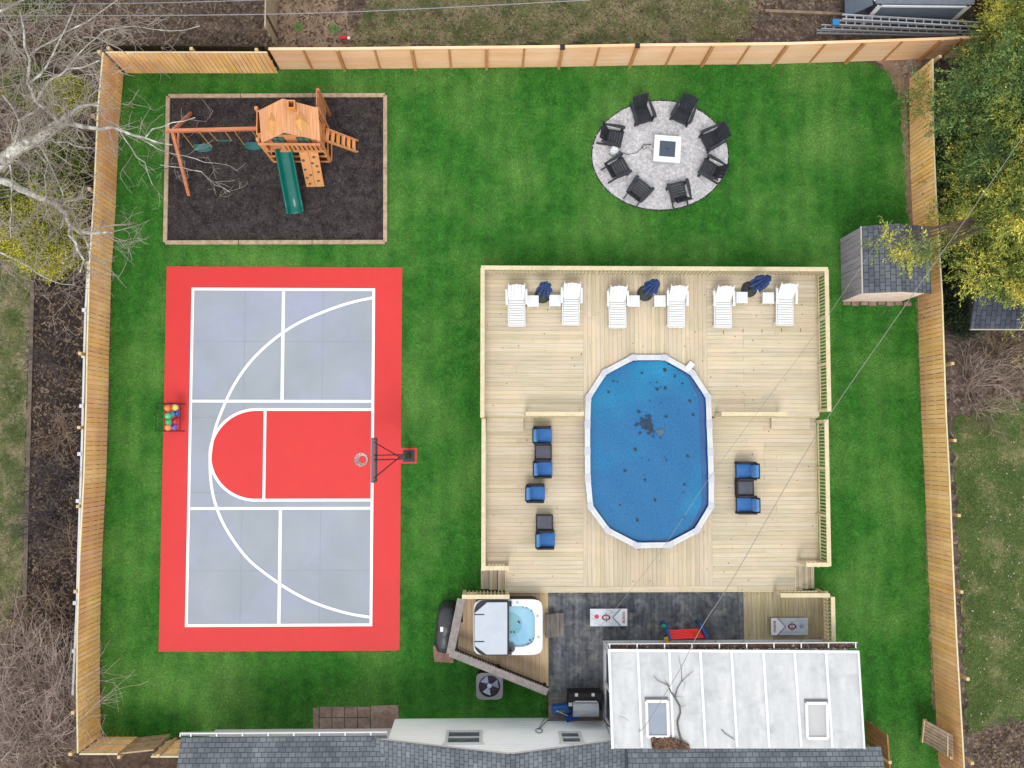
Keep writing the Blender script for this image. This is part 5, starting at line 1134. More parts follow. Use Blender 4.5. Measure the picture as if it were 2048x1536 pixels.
def cornhole(px, py, flip, label, deep):
    r = E('cornhole_board', P(px,py,zP+.2)-Vector((0,0,.2)), 0, label, 'cornhole board', 'cornhole boards on the patio'); f = -1 if flip else 1; hx, hy = .63, .29
    base = mat('dull_board_print' if deep else 'white_board_print', S(206,210,222) if deep else S(226,228,238), S(184,190,206) if deep else S(206,210,224), scale=3, stretch=(1,2.5,1), rough=.4)
    MB().b2(-hx,hx,-hy,hy,.17,.2).obj('board', base, r); b = MB(); b.b2(-hx+.02,hx-.02,-hy+.01,-hy+.04,.02,.168); b.b2(-hx+.02,hx-.02,hy-.04,hy-.01,.02,.168); b.obj('side_frame', mat('board_frame', S(70,64,66)), r)
    z = .2015
    MB().add([(f*hx*.99,-hy*.98,z),(f*hx*.99,hy*.98,z),(f*.44,hy*.98,z),(f*.17,0,z),(f*.44,-hy*.98,z)], [tuple(range(5)) if not flip else tuple(range(5))[::-1]]).obj('white_end', mat('bright_print', S(240,241,248), rough=.4), r)
    b = MB(); 
    for s in (-1,1): q = [(f*.17,0),(f*.44,s*hy*.97),(f*.36,s*hy*.97),(f*.11,0)]; b.add([(x,y,z+.001) for x, y in q], [(0,1,2,3) if s*f > 0 else (3,2,1,0)])
    b.obj('chevron', SV, r); b = MB()
    for k, (x0, y0, w_) in enumerate(((-.60,-.02,.05),(-.60,.10,.03),(-.52,-.14,.03),(-.1,.27,.04),(0,.27,.03))):
        for u in range(1): b.add([(f*x0,y0*f,z+.0005),(f*(x0+w_),y0*f,z+.0005),(f*(x0+w_+.25),(y0-.13)*f,z+.0005),(f*(x0+.25),(y0-.13)*f,z+.0005)], [(3,2,1,0)])
    b.obj('streaks', SV2, r)
    rot = -math.pi/2 if not flip else math.pi/2
    text('BUCKEYES', .105, (f*.50,0,z+.001), rot, CR, r, 'lettering', .78)
    cx = f*-.09; b = MB(); n = 8; oc = lambda rx, ry: [(cx+rx*math.cos(math.radians(22.5+45*k)), ry*math.sin(math.radians(22.5+45*k))) for k in range(8)]
    A, B2 = oc(.155,.105), oc(.095,.062); b.add([(*p,z+.001) for p in A+B2], [(k,(k+1)%8,8+(k+1)%8,8+k) for k in range(8)]); b.obj('letter_o_logo', CR, r)
    text('OHIO STATE', .062, (cx,0,z+.002), rot, CG, r, 'logo_lettering', .85)
    b = MB(); b.add([(f*-.41+.076*math.cos(6.283*k/20), .075*math.sin(6.283*k/20)+(.03 if not flip else 0), z+.001) for k in range(20)], [tuple(range(20))]); b.obj('hole', mat('hole_red', S(214,70,110)) if not flip else mat('hole_grey', S(150,160,180)), r)
cornhole(1217.5,1235,False,'white and silver cornhole board with red hole on the dark patio',False); cornhole(1579,1253,True,'grey cornhole board lying on the pale boards beside the right railing',True)

# ---------------- red toy / kids table ----------------
tz = zP; ty = E('plastic_play_table', P(1368,1267,tz), math.radians(0), 'red ribbed plastic play bench with blue ends in front of the sunroom', 'play table')
O = P(1368,1267,tz); RT = mat('toy_bright_red', S(232,10,16,.8), rough=.35, spec=.5); BT = mat('toy_blue', S(26,70,150), rough=.4)
qq = [P(1334,1260,tz+.55), P(1396,1257,tz+.55), P(1412,1275,tz+.8), P(1343,1279,tz+.8)]; qq = [p-O for p in qq]
b = MB()
for i in range(6): t0, t1 = i/6+.01, (i+1)/6-.01; b.slab([qq[0].lerp(qq[3],t0), qq[1].lerp(qq[2],t0), qq[1].lerp(qq[2],t1), qq[0].lerp(qq[3],t1)], .05)
b.obj('ribbed_top', RT, ty, bevel=.01); b = MB()
for i in range(4): t = .2+i*.2; p = qq[1].lerp(qq[2],t); b.box(p+Vector((-.22,0,.012)), (.22,.03,.02))
b.obj('orange_grips', mat('toy_orange', S(244,90,40)), ty)
for a, c, n_ in ((qq[0],qq[3],0),(qq[1],qq[2],1)):
    b = MB(); s = -1 if n_ == 0 else 1; d = Vector((s*.05,0,0)); b.beam(a+d+Vector((0,.18,.05)), c+d+Vector((0,-.02,.05)), .09, .1); b.beam(a+d+Vector((0,.15,.0)), a+d+Vector((0,.15,-.52)), .08, .08); b.beam(c+d, c+d+Vector((0,0,-.75)), .08, .08); b.obj('end_frame', BT, ty, bevel=.01)
b = MB(); p = qq[0]+Vector((-.13,.14,.1)); b.sph(p, .09, 12); b.obj('green_knob', mat('toy_green', S(20,150,120), rough=.4), ty, smooth=True); b = MB(); p = qq[3]+Vector((-.16,-.02,.02)); b.box(p, (.14,.22,.06), .4); b.obj('yellow_foot', mat('toy_yellow', S(230,170,40), rough=.4), ty, bevel=.01)

# ---------------- covered grill, condenser, gas grill ----------------
cg = E('covered_grill', P(893,1250), math.radians(-6), 'grill under a black vinyl cover on the lawn beside the hot tub deck', 'grill')
b = MB(); nz = 10; nk = 28
for i in range(nz+1):
    z = 1.1*i/nz; 
    for k in range(nk):
        t = 6.2832*k/nk; c, s = math.cos(t), math.sin(t); p_ = 4; rr_ = ((abs(c)/.33)**p_+(abs(s)/.80)**p_)**(-1/p_); f = (1.06-.10*z)*(1+.02*math.sin(5*t+z*3)); zz = z
        if i >= 8: f *= (.93,.72,.3)[i-8]; zz = (.92,1.02,1.06)[i-8]+.04*math.sin(t*3)
        b.v.append((rr_*c*f, rr_*s*f, zz))
for i in range(nz):
    for k in range(nk): k2 = (k+1)%nk; b.f.append((i*nk+k,i*nk+k2,(i+1)*nk+k2,(i+1)*nk+k))
b.f.append(tuple(nz*nk+k for k in range(nk))); b.obj('cover', mat('black_vinyl_cover', S(60,62,70), S(42,43,50), scale=3, bump=.5, bscale=4, rough=.45, spec=.5), cg, smooth=True)
MB().box((-.12,.05,1.10),(.1,.16,.012),.1).obj('cover_label', WHITE, cg)
bg = E('paver_slab', P(890,1308), 0, 'reddish stone slab at the end of the covered grill', 'paver'); MB().prism([(-.35,-.2),(.3,-.25),(.36,.3),(-.4,.35)], 0, .3).obj('slab', mat('reddish_stone', S(170,130,118), S(130,98,90), scale=4, bump=.4), bg, bevel=.03)
ac = E('air_conditioner', P(979,1372,0), 0, 'grey air conditioning condenser on the lawn below the hot tub deck', 'air conditioner')
O = P(979,1372,.75); ac.location = (O.x,O.y,0)
ACM = mat('grey_ac_housing', S(142,138,146), S(126,122,130), scale=3, rough=.5)
MB().prism(rrect(.84,.8,.14), .05, .60).obj('housing', mat('dark_ac_coil', S(64,62,70), S(48,46,54), scale=20, stretch=(1,1,6)), ac)
b = MB(); oo2 = [(.45*c_*q_, .44*s_*q_) for c_, s_, q_ in [(math.cos(t), math.sin(t), (abs(math.cos(t))**6+abs(math.sin(t))**6)**(-1/6)) for t in [6.2832*k/32 for k in range(32)]]]; n = len(oo2); inn2 = [(.36*math.cos(math.atan2(y,x)), .36*math.sin(math.atan2(y,x))) for x, y in oo2]
b.add([(x,y,.72) for x, y in oo2]+[(x,y,.79) for x, y in oo2]+[(x,y,.79) for x, y in inn2]+[(x,y,.70) for x, y in inn2], [(L_*n+k,L_*n+(k+1)%n,(L_+1)*n+(k+1)%n,(L_+1)*n+k) for L_ in range(3) for k in range(n)]); b.obj('top_cover', ACM, ac)
b = MB(); b.add([(.36*math.cos(6.283*k/24), .36*math.sin(6.283*k/24), .62) for k in range(24)], [tuple(range(24))]); b.obj('fan_well', mat('fan_well_dark', S(70,64,72)), ac)
b = MB()
for k in range(3):
    a = 2.09*k+.2; pts = [(.06*math.cos(a-.3),.06*math.sin(a-.3)),(.33*math.cos(a-.5),.33*math.sin(a-.5)),(.33*math.cos(a+.45),.33*math.sin(a+.45)),(.06*math.cos(a+.5),.06*math.sin(a+.5))]
    b.add([(pts[0][0],pts[0][1],.66),(pts[1][0],pts[1][1],.64),(pts[2][0],pts[2][1],.70),(pts[3][0],pts[3][1],.69)], [(0,1,2,3)])
b.cyl((0,0),.08,.64,.72,14); b.obj('fan', mat('fan_metal', S(170,178,206), rough=.3, metal=.4), ac)
b = MB()
for k in range(5): r_ = .09+k*.065; b.tube([(r_*math.cos(6.283*i/30), r_*math.sin(6.283*i/30), .785) for i in range(31)], .004, 4, cap=False)
b.obj('wire_guard', BLACK, ac)
gg = E('gas_grill', P(1172,1411,zP), 0, 'gas grill with pale silver lid beside the sunroom corner', 'grill'); O = P(1172,1411,zP+.9); gg.location = (O.x,O.y,zP-.12)
MB().b2(-.55,.55,-.2,.34,.0,.85).obj('cart', mat('grill_black', S(34,32,38)), gg, bevel=.01)
b = MB(); n = 10
for i in range(n+1):
    t = math.pi*i/n; y = -.16-.0+.23*-math.cos(t)*-1*0+.24*math.cos(t)*-1; z = .86+.24*math.sin(t); b.v += [(-.42,y,z),(.42,y,z)]
for i in range(n): b.f.append((2*i,2*i+2,2*i+3,2*i+1))
b.f.append(tuple(2*i for i in range(n+1))); b.f.append(tuple(2*i+1 for i in range(n+1))[::-1]); b.obj('lid', mat('brushed_lid', S(186,194,202), S(160,168,178), scale=2, stretch=(1,6,1), rough=.35), gg)
b = MB(); b.tube([(-.36,.12,.98),(.36,.12,.98)],.02,8); b.obj('handle', mat('pale_grey_knob', S(200,204,210)), gg); b = MB()
for x in (-.3,.25): b.b2(x-.05,x+.05,.26,.36,.86,.9)
b.b2(-.56,-.44,-.05,.05,.8,.92); b.obj('side_knobs', MATS['pale_grey_knob'], gg)
tb = E('toy_bin', P(1122,1417,zP-.12), .1, 'blue plastic bin against the white gable wall', 'bin'); b = MB(); b.b2(-.3,.28,-.1,.18,0,.3); b.obj('bin', mat('bright_blue_plastic', S(28,96,184), rough=.4), tb, bevel=.03); b = MB(); b.b2(-.24,.1,-.02,.03,.3,.34); b.obj('handle', mat('olive_plastic', S(120,124,70)), tb)
tb = E('snow_shovel', P(1142,1432,zP-.12), .3, 'blue scoop lying beside the gas grill', 'shovel'); b = MB(); b.hexa([(-.2,-.12,.1),(.25,-.12,.1),(.25,.12,.1),(-.2,.12,.1)],[(-.2,-.12,.16),(.25,-.12,.13),(.25,.12,.13),(-.2,.12,.2)]); b.obj('scoop', mat('deep_blue_plastic', S(24,80,170), rough=.4), tb); MB().tube([(-.1,.1,.2),(-.4,.45,.5)],.02,6).obj('handle', mat('pale_handle', S(230,210,190)), tb)
# fallen branch and leaf heap on the sunroom roof
bn = MB(); fb = lambda pts, r0, r1: bn.tube([Q(x,y,.06) for x, y in pts], [r0+(r1-r0)*i/(len(pts)-1) for i in range(len(pts))], 6)
fb([(1367,1484),(1361,1478),(1356,1458),(1354,1443),(1360,1425),(1359,1412),(1349,1394),(1341,1383),(1336,1370)], .035, .02)
fb([(1336,1370),(1327,1366),(1314,1360),(1307,1351)], .016, .006); fb([(1336,1370),(1328,1358)], .01, .004); fb([(1349,1394),(1354,1376),(1363,1361),(1373,1352),(1386,1341)], .018, .006); fb([(1363,1361),(1362,1335),(1358,1320),(1357,1312)], .01, .004); fb([(1359,1412),(1372,1410)], .008, .003); fb([(1363,1361),(1370,1365),(1366,1380)], .008, .004); fb([(1349,1392),(1366,1393)], .008, .003)
tag(bn.obj('fallen_branch', mat('grey_twig', S(112,108,106), S(86,82,80), scale=6)), 'bare fallen branch lying on the white sunroom roof', 'branch')
hpq = [Q(1302,1474),Q(1345,1476),Q(1375,1488),Q(1378,1496),Q(1306,1496)]
hz = RZ(1486)+.02; o = chips('leaf_pile', [tuple(p)[:2] for p in hpq], 2600, hz, mat('brown_leaf_pile', S(140,106,88), S(84,62,52), scale=6, isl=.5), ln=(.04,.1), wd=(.03,.06), up=.09, seed=12); tag(o, 'heap of brown leaves caught between skylight and gable gutter', 'leaves')
tag(MB().tube([Q(1442,1458,.05),Q(1449,1466,.05),Q(1468,1478,.05)], .012, 5).obj('fallen_twig', MATS['grey_twig']), 'short bare twig lying near the middle of the sunroom roof', 'branch')
# cables
def cable(pts, r, label, n=14, m=None):
    pw = [P(*p) for p in pts]; out = []
    for i in range(len(pw)-1):
        p0,p1,p2,p3 = pw[max(i-1,0)],pw[i],pw[i+1],pw[min(i+2,len(pw)-1)]
        for k in range(n): t = k/n; out.append((p1*2+(p2-p0)*t+(p0*2-p1*5+p2*4-p3)*t*t+(p1*3-p0-p2*3+p3)*t**3)*.5)
    out.append(pw[-1]); tag(MB().tube(out, r, 5).obj('overhead_cable', m or mat('weathered_cable', S(150,146,142))), label, 'cable')
cable([(2048,270,7.2),(1946,417,6.9),(1804,620,6.4),(1630,875,5.6),(1470,1150,4.6),(1404,1253,4.2),(1362,1335,3.9),(1330,1388,3.7),(1294,1446,3.4),(1276,1462,2.95),(1256,1440,2.92),(1238,1434,2.9),(1232,1455,2.88)], .010, 'thick overhead cable running diagonally from the evergreens to the sunroom roof')
cable([(1785,440,6.6),(1625,675,5.4),(1430,940,4.2),(1330,1090,3.4),(1250,1195,2.7),(1210,1240,2.2),(1180,1290,1.4)], .006, 'thin diagonal cable passing over the pool and patio')
cable([(-60,32,8),(600,27,7.8),(1180,0,8)], .012, 'lower of two thin wires crossing above the far fence', m=mat('pale_wire', S(150,150,160)))
cable([(-60,8,8),(300,6,8),(760,-8,8)], .010, 'upper of two thin wires at the very top', m=MATS['pale_wire'])
cable([(1206,1436,2.4),(1214,1448,2.6),(1222,1456,2.75),(1236,1480,2.9)], .022, 'black cable running up the gable wall corner to the roof', m=mat('thick_black_cable', S(44,42,54)))
# ================= TREES AND SHRUBS =================
def limb(b, pts, r0, r1, n=6): b.tube(pts, [r0+(r1-r0)*i/(len(pts)-1) for i in range(len(pts))], n)
def grow(b, p, d, L, r, depth, R, spread=.6, up=.0, kids_=3, flat=.6, kink=.25, minr=.006):
    seg = 4 if depth > 0 else 3; pts = [p.copy()]; q = p.copy(); dd = d.copy()
    for i in range(seg):
        dd = (dd+Vector((R.gauss(0,kink),R.gauss(0,kink),R.gauss(0,kink*flat)+up))).normalized(); q = q+dd*(L/seg); pts.append(q.copy())
    limb(b, pts, r, max(r*.45,minr*.8), 5 if r > .03 else 3)
    if depth <= 0: return
    for k in range(kids_):
        t = R.uniform(.25,1); i = min(int(t*seg), seg-1); s = pts[i].lerp(pts[i+1], t*seg-i)
        base = (pts[i+1]-pts[i]).normalized(); side = Vector((R.gauss(0,1),R.gauss(0,1),R.gauss(0,flat))).normalized()
        nd = (base*(1-spread*.5)+side*spread).normalized(); grow(b, s, nd, L*R.uniform(.45,.72), max(r*R.uniform(.4,.58),minr), depth-1, R, spread, up, kids_, flat, kink, minr)
BARK = mat('pale_grey_bark', S(190,186,178), S(142,136,130), scale=5, c3=S(214,212,204), s3=3, t3=(.5,.6), fine=9, bump=.4, rough=.95)
TWG = mat('pale_grey_twigs', S(178,168,160), S(140,126,118), scale=2, rough=.95)
tr = E('bare_tree', P(-140,420,0), label='large bare pale barked tree spreading over the top left corner', category='tree'); R = random.Random(21)
O = P(-140,420,0); g = lambda x, y, z: P(x,y,z)-O
tb, lb_, tw_ = MB(), MB(), MB()
limb(tb, [Vector((0,0,-.1)), Vector((.1,.1,2)), g(-110,380,4.5), g(-60,355,6.2), g(-20,340,7)], .42, .26, 12); tb.obj('trunk', BARK, tr, smooth=True)
LIMBS = [([(-20,340,7),(0,328,7.2),(25,305,7.5),(60,285,7.8),(95,262,8.1),(125,245,8.4),(140,230,8.6)],.24,.12),
 ([(140,230,8.6),(155,215,8.8),(175,208,8.9),(200,212,9)],.08,.03), ([(125,245,8.4),(160,252,8.4),(200,258,8.3),(245,262,8.2),(290,276,8.0),(345,290,7.8)],.10,.018), ([(290,276,8.0),(305,258,8.1),(345,245,8.2),(390,235,8.2)],.03,.01),
 ([(240,262,8.2),(262,295,8.1),(290,325,8.0),(305,370,7.9)],.03,.01), ([(-40,350,6.6),(0,360,6.9),(40,378,7.2),(80,395,7.4),(112,408,7.5),(130,425,7.6),(140,450,7.6),(160,465,7.6),(185,467,7.6),(225,465,7.6)],.14,.03),
 ([(140,450,7.6),(138,470,7.6),(155,500,7.5),(168,520,7.5),(160,545,7.4)],.06,.02), ([(165,465,7.6),(176,490,7.5),(180,520,7.5)],.05,.02), ([(20,308,7.5),(35,268,8),(38,240,8.3),(25,215,8.6),(5,190,8.8)],.08,.03),
 ([(38,240,8.3),(60,228,8.5),(80,212,8.7)],.05,.03), ([(120,245,8.4),(95,222,8.9),(70,200,9.2),(55,165,9.5),(60,120,9.8),(48,60,10),(40,20,10)],.09,.02), ([(60,165,9.5),(80,150,9.6),(105,110,9.9),(130,60,10.2),(150,10,10.4)],.05,.012),
 ([(75,200,9.2),(100,160,9.6),(135,138,9.8),(165,135,9.8),(200,120,9.9)],.06,.015), ([(-40,60,9.5),(0,55,9.6),(25,78,9.6),(50,112,9.5),(60,145,9.4)],.05,.02), ([(0,22,9.8),(30,8,9.9),(60,-15,10)],.05,.02),
 ([(60,110,9.8),(110,80,10),(150,55,10.1),(200,25,10.2),(235,0,10.3)],.035,.012), ([(135,138,9.8),(175,90,10),(210,60,10),(270,52,9.9),(340,62,9.8),(400,52,9.7)],.03,.008), ([(165,75,10),(200,78,9.9),(235,95,9.8),(270,110,9.6)],.03,.01),
 ([(90,262,8.1),(110,285,8),(150,292,7.9),(190,296,7.8)],.045,.012), ([(80,290,7.8),(105,340,7.6),(125,385,7.4),(140,430,7.3)],.035,.012), ([(70,300,7.8),(95,330,7.7),(92,380,7.6),(94,430,7.5)],.03,.01), ([(20,330,7.4),(22,400,7.2),(20,450,7.1),(22,478,7)],.035,.01),
 ([(-60,500,7),(0,505,7.2),(60,535,7.2),(100,560,7.1),(150,570,7)],.035,.01), ([(245,262,8.2),(320,300,7.7),(370,312,7.5),(410,325,7.4),(455,330,7.3)],.022,.007), ([(320,330,7.4),(365,335,7.4),(402,343,7.4),(430,370,7.3),(460,385,7.2)],.02,.007), ([(100,262,8.2),(150,225,8.6),(195,205,8.8)],.05,.015)]
for pts, r0, r1 in LIMBS:
    pw = [g(*p) for p in pts]; out = []
    for i in range(len(pw)-1):
        out.append(pw[i]); 
        if (pw[i+1]-pw[i]).length > .4: out.append(pw[i].lerp(pw[i+1],.5)+Vector((R.gauss(0,.03),R.gauss(0,.03),0)))
    out.append(pw[-1]); r0 *= (.92 if r0 > .12 else .68); limb(lb_, out, r0, r1, 8 if r0 > .06 else 5)
    for i in range(1, len(out)):
        f = i/len(out); rr_ = r0+(r1-r0)*f; d = (out[i]-out[i-1]).normalized()
        for k in range(2 if pts[-1][0] < 255 else 1):
            s = Vector((R.gauss(0,1),R.gauss(0,1),R.gauss(0,.5))).normalized(); far = pts[-1][0] > 255
            grow(tw_, out[i-1].lerp(out[i],R.random()), (d*.6+s).normalized(), R.uniform(.5,1.5)*(.55 if far else 1), min(rr_*.4,.022), 2 if not far else 1, R, .75, .0, 3, .5, .28, .005)
lb_.obj('limbs', BARK, tr); tw_.obj('twigs', TWG, tr)

def shrub(name, px, py, label, n, L, m, seed, d0=(0,0,1), spread=.5, depth=2, r=.018, group=None, kd=3, z=0.0):
    R = random.Random(seed); o = P(px,py,z); s = E(name, o, 0, label, 'shrub', group); b = MB()
    for k in range(n):
        a = R.uniform(0,6.283); d = (Vector(d0)+Vector((math.cos(a),math.sin(a),R.uniform(.0,.5)))*spread).normalized()
        grow(b, Vector((R.gauss(0,.12),R.gauss(0,.12),0)), d, L*R.uniform(.6,1.1), r*R.uniform(.6,1.2), depth, R, .55, .02, kd, .8, .16, .005)
    b.obj('stems', m, s); return s
BR1 = mat('mauve_brown_twigs', S(206,184,176), S(160,140,134), scale=1.5, isl=.15); BR2 = mat('dark_grey_twigs', S(112,102,106), S(76,68,72), scale=1.5); BR3 = mat('tan_twigs', S(176,152,134), S(134,112,98), scale=1.5, isl=.1)
gp = 'bare shrubs left of the white railing'
for i, (x, y, n, L, m_, d0, lab) in enumerate(((100,1470,46,2.6,BR1,(-.1,.3,.9),'dense bare mauve brown shrub beside the bottom left fence corner'),(20,1440,44,2.6,BR1,(.1,.2,.9),'dense bare shrub in the bottom left corner of the picture'),(60,1330,46,2.5,BR1,(.2,.2,.9),'bare mauve shrub left of the low end of the white railing'),(130,1370,36,2.2,BR1,(.3,.3,.8),'bare shrub whose twigs reach over the lower left fence'),(110,1230,24,1.8,BR3,(.1,.1,.8),'tan bare shrub beside the dark mulch bed end'),(150,1100,8,1.1,BR3,(-.5,.2,.6),'small tan shrub leaning on the white railing'),(120,955,34,1.3,BR2,(0,0,.7),'low dark grey shrub in the middle of the mulch bed'),(105,1040,30,1.2,BR2,(0,0,.7),'low dark grey shrub below the middle of the mulch bed'),(130,870,16,1.0,BR3,(-.2,0,.7),'thin tan shrub in the upper part of the mulch bed'),(110,720,14,1.1,BR2,(0,0,.7),'thin dark shrub below the yellow green bush'),(0,1520,36,2.4,BR1,(.2,.3,.9),'bare shrub cut by the bottom left picture edge'))):
    shrub('bare_shrub', x, y, lab, n, L, m_, 30+i, d0, .75, 2, .016, gp, 3 if n > 20 else 4)
gp2 = 'bare brush outside the right fence'
for i, (x, y, n, lab) in enumerate(((1940,770,26,'bare brown brush below the right hand dark shed roof'),(1985,710,24,'bare brush right under the dark shed roof trim'),(1960,820,18,'low bare brush at the edge of the outer grass'))):
    shrub('bare_shrub', x, y, lab, n, 1.3, BR3 if i else BR1, 60+i, (0,0,.7), .9, 2, .012, gp2, 3)
shrub('bare_tree', 420, 20, 'thin bare sapling twigs near the top left wires', 6, 2.0, BR3, 71, (0,.2,.9), .5, 2, .02)

def foliage(name, parent, lobes, n, m, seed, size=(.10,.2), w=.35, droop=.15, shell=.55, tuft=7, tl=.25, spray=0):
    """leafy sprays: tufts of narrow leaf faces scattered through ellipsoid lobes; lobes = (cx,cy,cz,rx,ry,rz)"""
    r = np.random.default_rng(seed); vol = np.array([l[3]*l[4]*l[5] for l in lobes])**.67; k = r.choice(len(lobes), n, p=vol/vol.sum()); Lb = np.array(lobes)[k]
    u = r.normal(size=(n,3)); u /= np.linalg.norm(u,axis=1)[:,None]; rad = shell+(1-shell)*r.random(n)**.7
    rad *= 1+.22*np.sin(u[:,0]*7+k)*np.cos(u[:,1]*6+k*2)+.1*r.normal(size=n)
    c = Lb[:,:3]+u*Lb[:,3:]*rad[:,None]; out = u/np.maximum(Lb[:,3:],.01); out /= np.linalg.norm(out,axis=1)[:,None]; out[:,2] -= droop; 
    c = np.repeat(c,tuft,0); o = np.repeat(out,tuft,0); N_ = len(c); jit = r.normal(size=(N_,3))*tl
    if spray: q_ = r.random(N_)[:,None]; c = c+jit*(.38-.25*q_)+o*(q_*spray); d = o*1.1+r.normal(size=(N_,3))*.5
    else: c = c+jit*.6+o*(r.random(N_)[:,None]*tl); d = o+r.normal(size=(N_,3))*.55
    d /= np.linalg.norm(d,axis=1)[:,None]
    ref = r.normal(size=(N_,3)); s = np.cross(d,ref); s /= np.linalg.norm(s,axis=1)[:,None]+1e-6; ln = r.uniform(*size,N_)[:,None]; wd = ln*w/2
    V = np.stack([c, c+d*ln*.45+s*wd, c+d*ln, c+d*ln*.45-s*wd],1); V[:,:,2] = np.maximum(V[:,:,2],.02)
    return bignp(name, V.reshape(-1,3), np.arange(N_*4).reshape(-1,4), m, parent)
CED = mat('cedar_foliage', S(158,168,76,.74), S(84,112,58,.72), scale=.9, c3=S(216,206,92,.78), s3=1.1, t3=(.5,.63), isl=.4, hue=.02, rough=.85, detail=4)
CED2 = mat('dark_cedar_foliage', S(124,152,84,.72), S(66,98,60,.68), scale=.9, c3=S(180,190,88), s3=1.1, t3=(.52,.68), isl=.4, hue=.02, rough=.85)
TRK = mat('brown_trunk', S(110,92,78), S(80,66,56), scale=5, bump=.4)
def conifer(px, py, h, rad, label, m, seed, n, lean=(0,0), extra=()):
    o = P(px,py,0); t = E('evergreen_tree', o, 0, label, 'tree', 'evergreen trees outside the right fence'); R = random.Random(seed)
    b = MB(); limb(b, [Vector((0,0,0)),Vector((lean[0]*.5,lean[1]*.5,h*.5)),Vector((*lean,h))], .16, .02, 8); b.obj('trunk', TRK, t)
    lobes = []; b = MB(); k = 30
    for i in range(k):
        z = h*(.18+.78*i/k); rr_ = rad*(1-.78*(z/h))**.8; a = i*2.4+R.uniform(-.4,.4); f = R.uniform(.45,.95); cx = lean[0]*z/h+math.cos(a)*rr_*f; cy = lean[1]*z/h+math.sin(a)*rr_*f; s = rad*R.uniform(.2,.34)
        dx, dy = abs(math.cos(a)), abs(math.sin(a)); lobes.append((cx,cy,z,s*(.7+.6*dx),s*(.7+.6*dy),s*.45)); limb(b, [Vector((lean[0]*z/h,lean[1]*z/h,z-.3)),Vector((cx,cy,z)),Vector((cx*1.25-lean[0]*z/h*.25,cy*1.25-lean[1]*z/h*.25,z+.05))], .04, .008, 4)
    for (ax, ay, az), s in extra:
        q = P(ax,ay,az)-o; lobes.append((q.x,q.y,q.z,s,s*.5,s*.3)); limb(b, [Vector((0,0,q.z-.5)), q*.6+Vector((0,0,q.z*.4)), q], .05, .01, 4)
    b.obj('limbs', TRK, t); foliage('crown', t, lobes, int(n*.85), m, seed, (.06,.14), .3, .12, .35, 24, .2, .62)
conifer(1905,250,6.0,2.0,'dark green evergreen behind the top of the right fence',CED2,5,3200)
conifer(1975,130,6.5,1.9,'evergreen with yellow tips at the top right corner',CED,6,3000)
conifer(1955,340,6.5,2.2,'broad yellow green evergreen in the middle of the right edge row',CED,7,3800)
conifer(1915,470,5.8,1.9,'yellow green evergreen with a branch hanging over the grey shed',CED,8,3400,extra=(((1768,482,4.0),.3),((1782,488,4.0),.32),((1797,494,4.0),.34),((1812,500,4.0),.34),((1828,506,4.1),.36),((1845,512,4.1),.4),((1862,512,4.2),.45),((1778,474,4.0),.2)))
conifer(2010,470,6.0,1.9,'evergreen beside the dark shed roof at the right edge',CED,9,3000)
conifer(1962,560,4.8,1.9,'low spreading evergreen hiding the upper part of the dark shed roof',CED,14,3000,extra=(((1985,545,3.2),.7),((2035,540,3.2),.8),((1955,555,2.9),.6),((2020,565,2.9),.6),((2050,520,3.4),.9),((1995,520,3.4),.8)))
conifer(1885,380,4.2,.9,'small dark evergreen leaning against the upper right fence',CED2,10,1500)
def bush(px, py, label, lobes, n, m, seed, group='evergreen bushes under the bare tree'):
    o = P(px,py,0); t = E('evergreen_bush', o, 0, label, 'bush', group); b = MB()
    for k in range(7): a = k*.9; limb(b, [Vector((0,0,0)),Vector((math.cos(a)*.25,math.sin(a)*.25,.5)),Vector((math.cos(a)*.6,math.sin(a)*.6,1.2))], .03, .01, 4)
    b.obj('stems', TRK, t); foliage('leaves', t, lobes, int(n*2.2), m, seed, (.05,.10), .5, .0, .5, 9, .11)
YG = mat('yellow_green_leaves', S(196,190,62), S(126,140,54), scale=1.1, c3=S(206,200,70), s3=.8, t3=(.5,.66), isl=.4, hue=.02); DG2 = mat('olive_green_leaves', S(140,150,66), S(84,104,52), scale=1.1, c3=S(160,160,62), s3=.9, t3=(.52,.68), isl=.4, hue=.02)
bush(118,490,'large yellow green bush beside the upper end of the white railing',[(0,0,1.1,1.25,1.15,.9),(-.9,.4,1.0,1.0,.9,.7),(.2,.9,1.1,1.0,.9,.7)],3400,YG,41)
bush(130,340,'olive green bush behind the fence below the thick branch',[(0,0,.8,.9,1.2,.7),(-.6,.4,.7,.7,.7,.5)],1100,DG2,42)
bush(60,410,'dull green bush at the left under the bare tree',[(0,0,.8,.9,.9,.7)],700,DG2,43)
bush(150,205,'small yellow green bush close to the top left fence corner',[(0,0,.6,.75,.6,.5)],500,YG,44)
bush(70,185,'small olive bush at the upper left under the branches',[(0,0,.6,.7,.6,.5)],450,DG2,45)
bush(70,15,'dark green bush at the very top left',[(0,0,.6,1.0,.6,.5)],500,DG2,46)
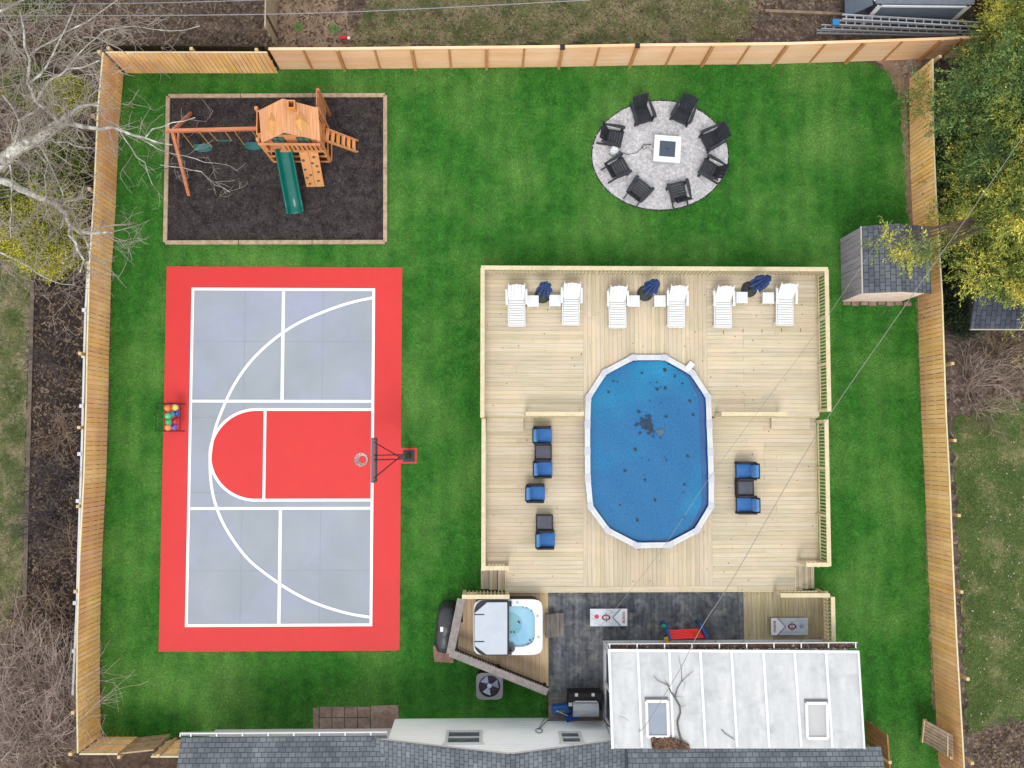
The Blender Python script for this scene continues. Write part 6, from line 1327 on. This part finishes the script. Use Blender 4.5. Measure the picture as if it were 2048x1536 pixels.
bush(1888,612,'dark ivy like bush between fence and dark shed roof',[(0,0,.7,.7,1.0,.7),(.3,-.3,1.3,.5,.9,.5)],1500,mat('ivy_leaves', S(62,78,48), S(36,48,34), scale=2, isl=.4),47,'evergreen bushes under the evergreens')
# small flowers and weeds
def flowers(px, py, label, m, n, seed):
    R = random.Random(seed); o = P(px,py,0); e = E('flower_clump', o, 0, label, 'flowers'); b, c = MB(), MB()
    for k in range(n):
        x, y = R.gauss(0,.16), R.gauss(0,.16); c.tube([(x,y,0),(x+.02,y,.2)], .006, 3); b.sph((x+.02,y,.21), .03, 6, .6)
        for j in range(3): a = R.uniform(0,6.28); c.add([(x,y,0),(x+.1*math.cos(a),y+.1*math.sin(a),.12),(x+.15*math.cos(a+.1),y+.15*math.sin(a+.1),.1)], [(0,1,2)])
    c.obj('leaves', mat('fresh_leaf_green', S(96,150,60)), e); b.obj('blossoms', m, e)
YF = mat('yellow_petals', S(240,210,50))
flowers(2042,718,'yellow daffodils right of the brush at the right edge',YF,9,1); flowers(2022,722,'yellow daffodils next to the right hand brush',YF,7,2); flowers(18,1250,'few yellow flowers left of the bare shrubs',YF,5,3)
def weed(px, py, label, seed):
    R = random.Random(seed); b = MB(); 
    for k in range(26): a = R.uniform(0,6.28); l = R.uniform(.12,.28); s = .03; dx, dy = math.cos(a), math.sin(a); b.add([(0,0,.01),(dx*l*.5-dy*s,dy*l*.5+dx*s,.1),(dx*l,dy*l,.07),(dx*l*.5+dy*s,dy*l*.5-dx*s,.1)], [(0,1,2,3)])
    o = tag(b.obj('weed_rosette', mat('weed_green', S(92,128,66), isl=.2)), label, 'weed'); o.location = P(px,py,0)
weed(597,56,'bright green weed on the pale dirt strip',1); weed(670,58,'dark green weed left of the red toy',2)
chips('pebbles', XY([(1790,125),(1850,114),(1815,185)]), 260, .01, mat('pale_pebble', S(196,176,160), S(140,120,108), scale=3, isl=.3), ln=(.05,.12), wd=(.04,.09), seed=15)
tag([o for o in COL.objects if o.name.startswith('pebbles')][0], 'pale pebbles in the bare soil at the top right yard corner', 'pebbles')
bpy.context.view_layer.update()
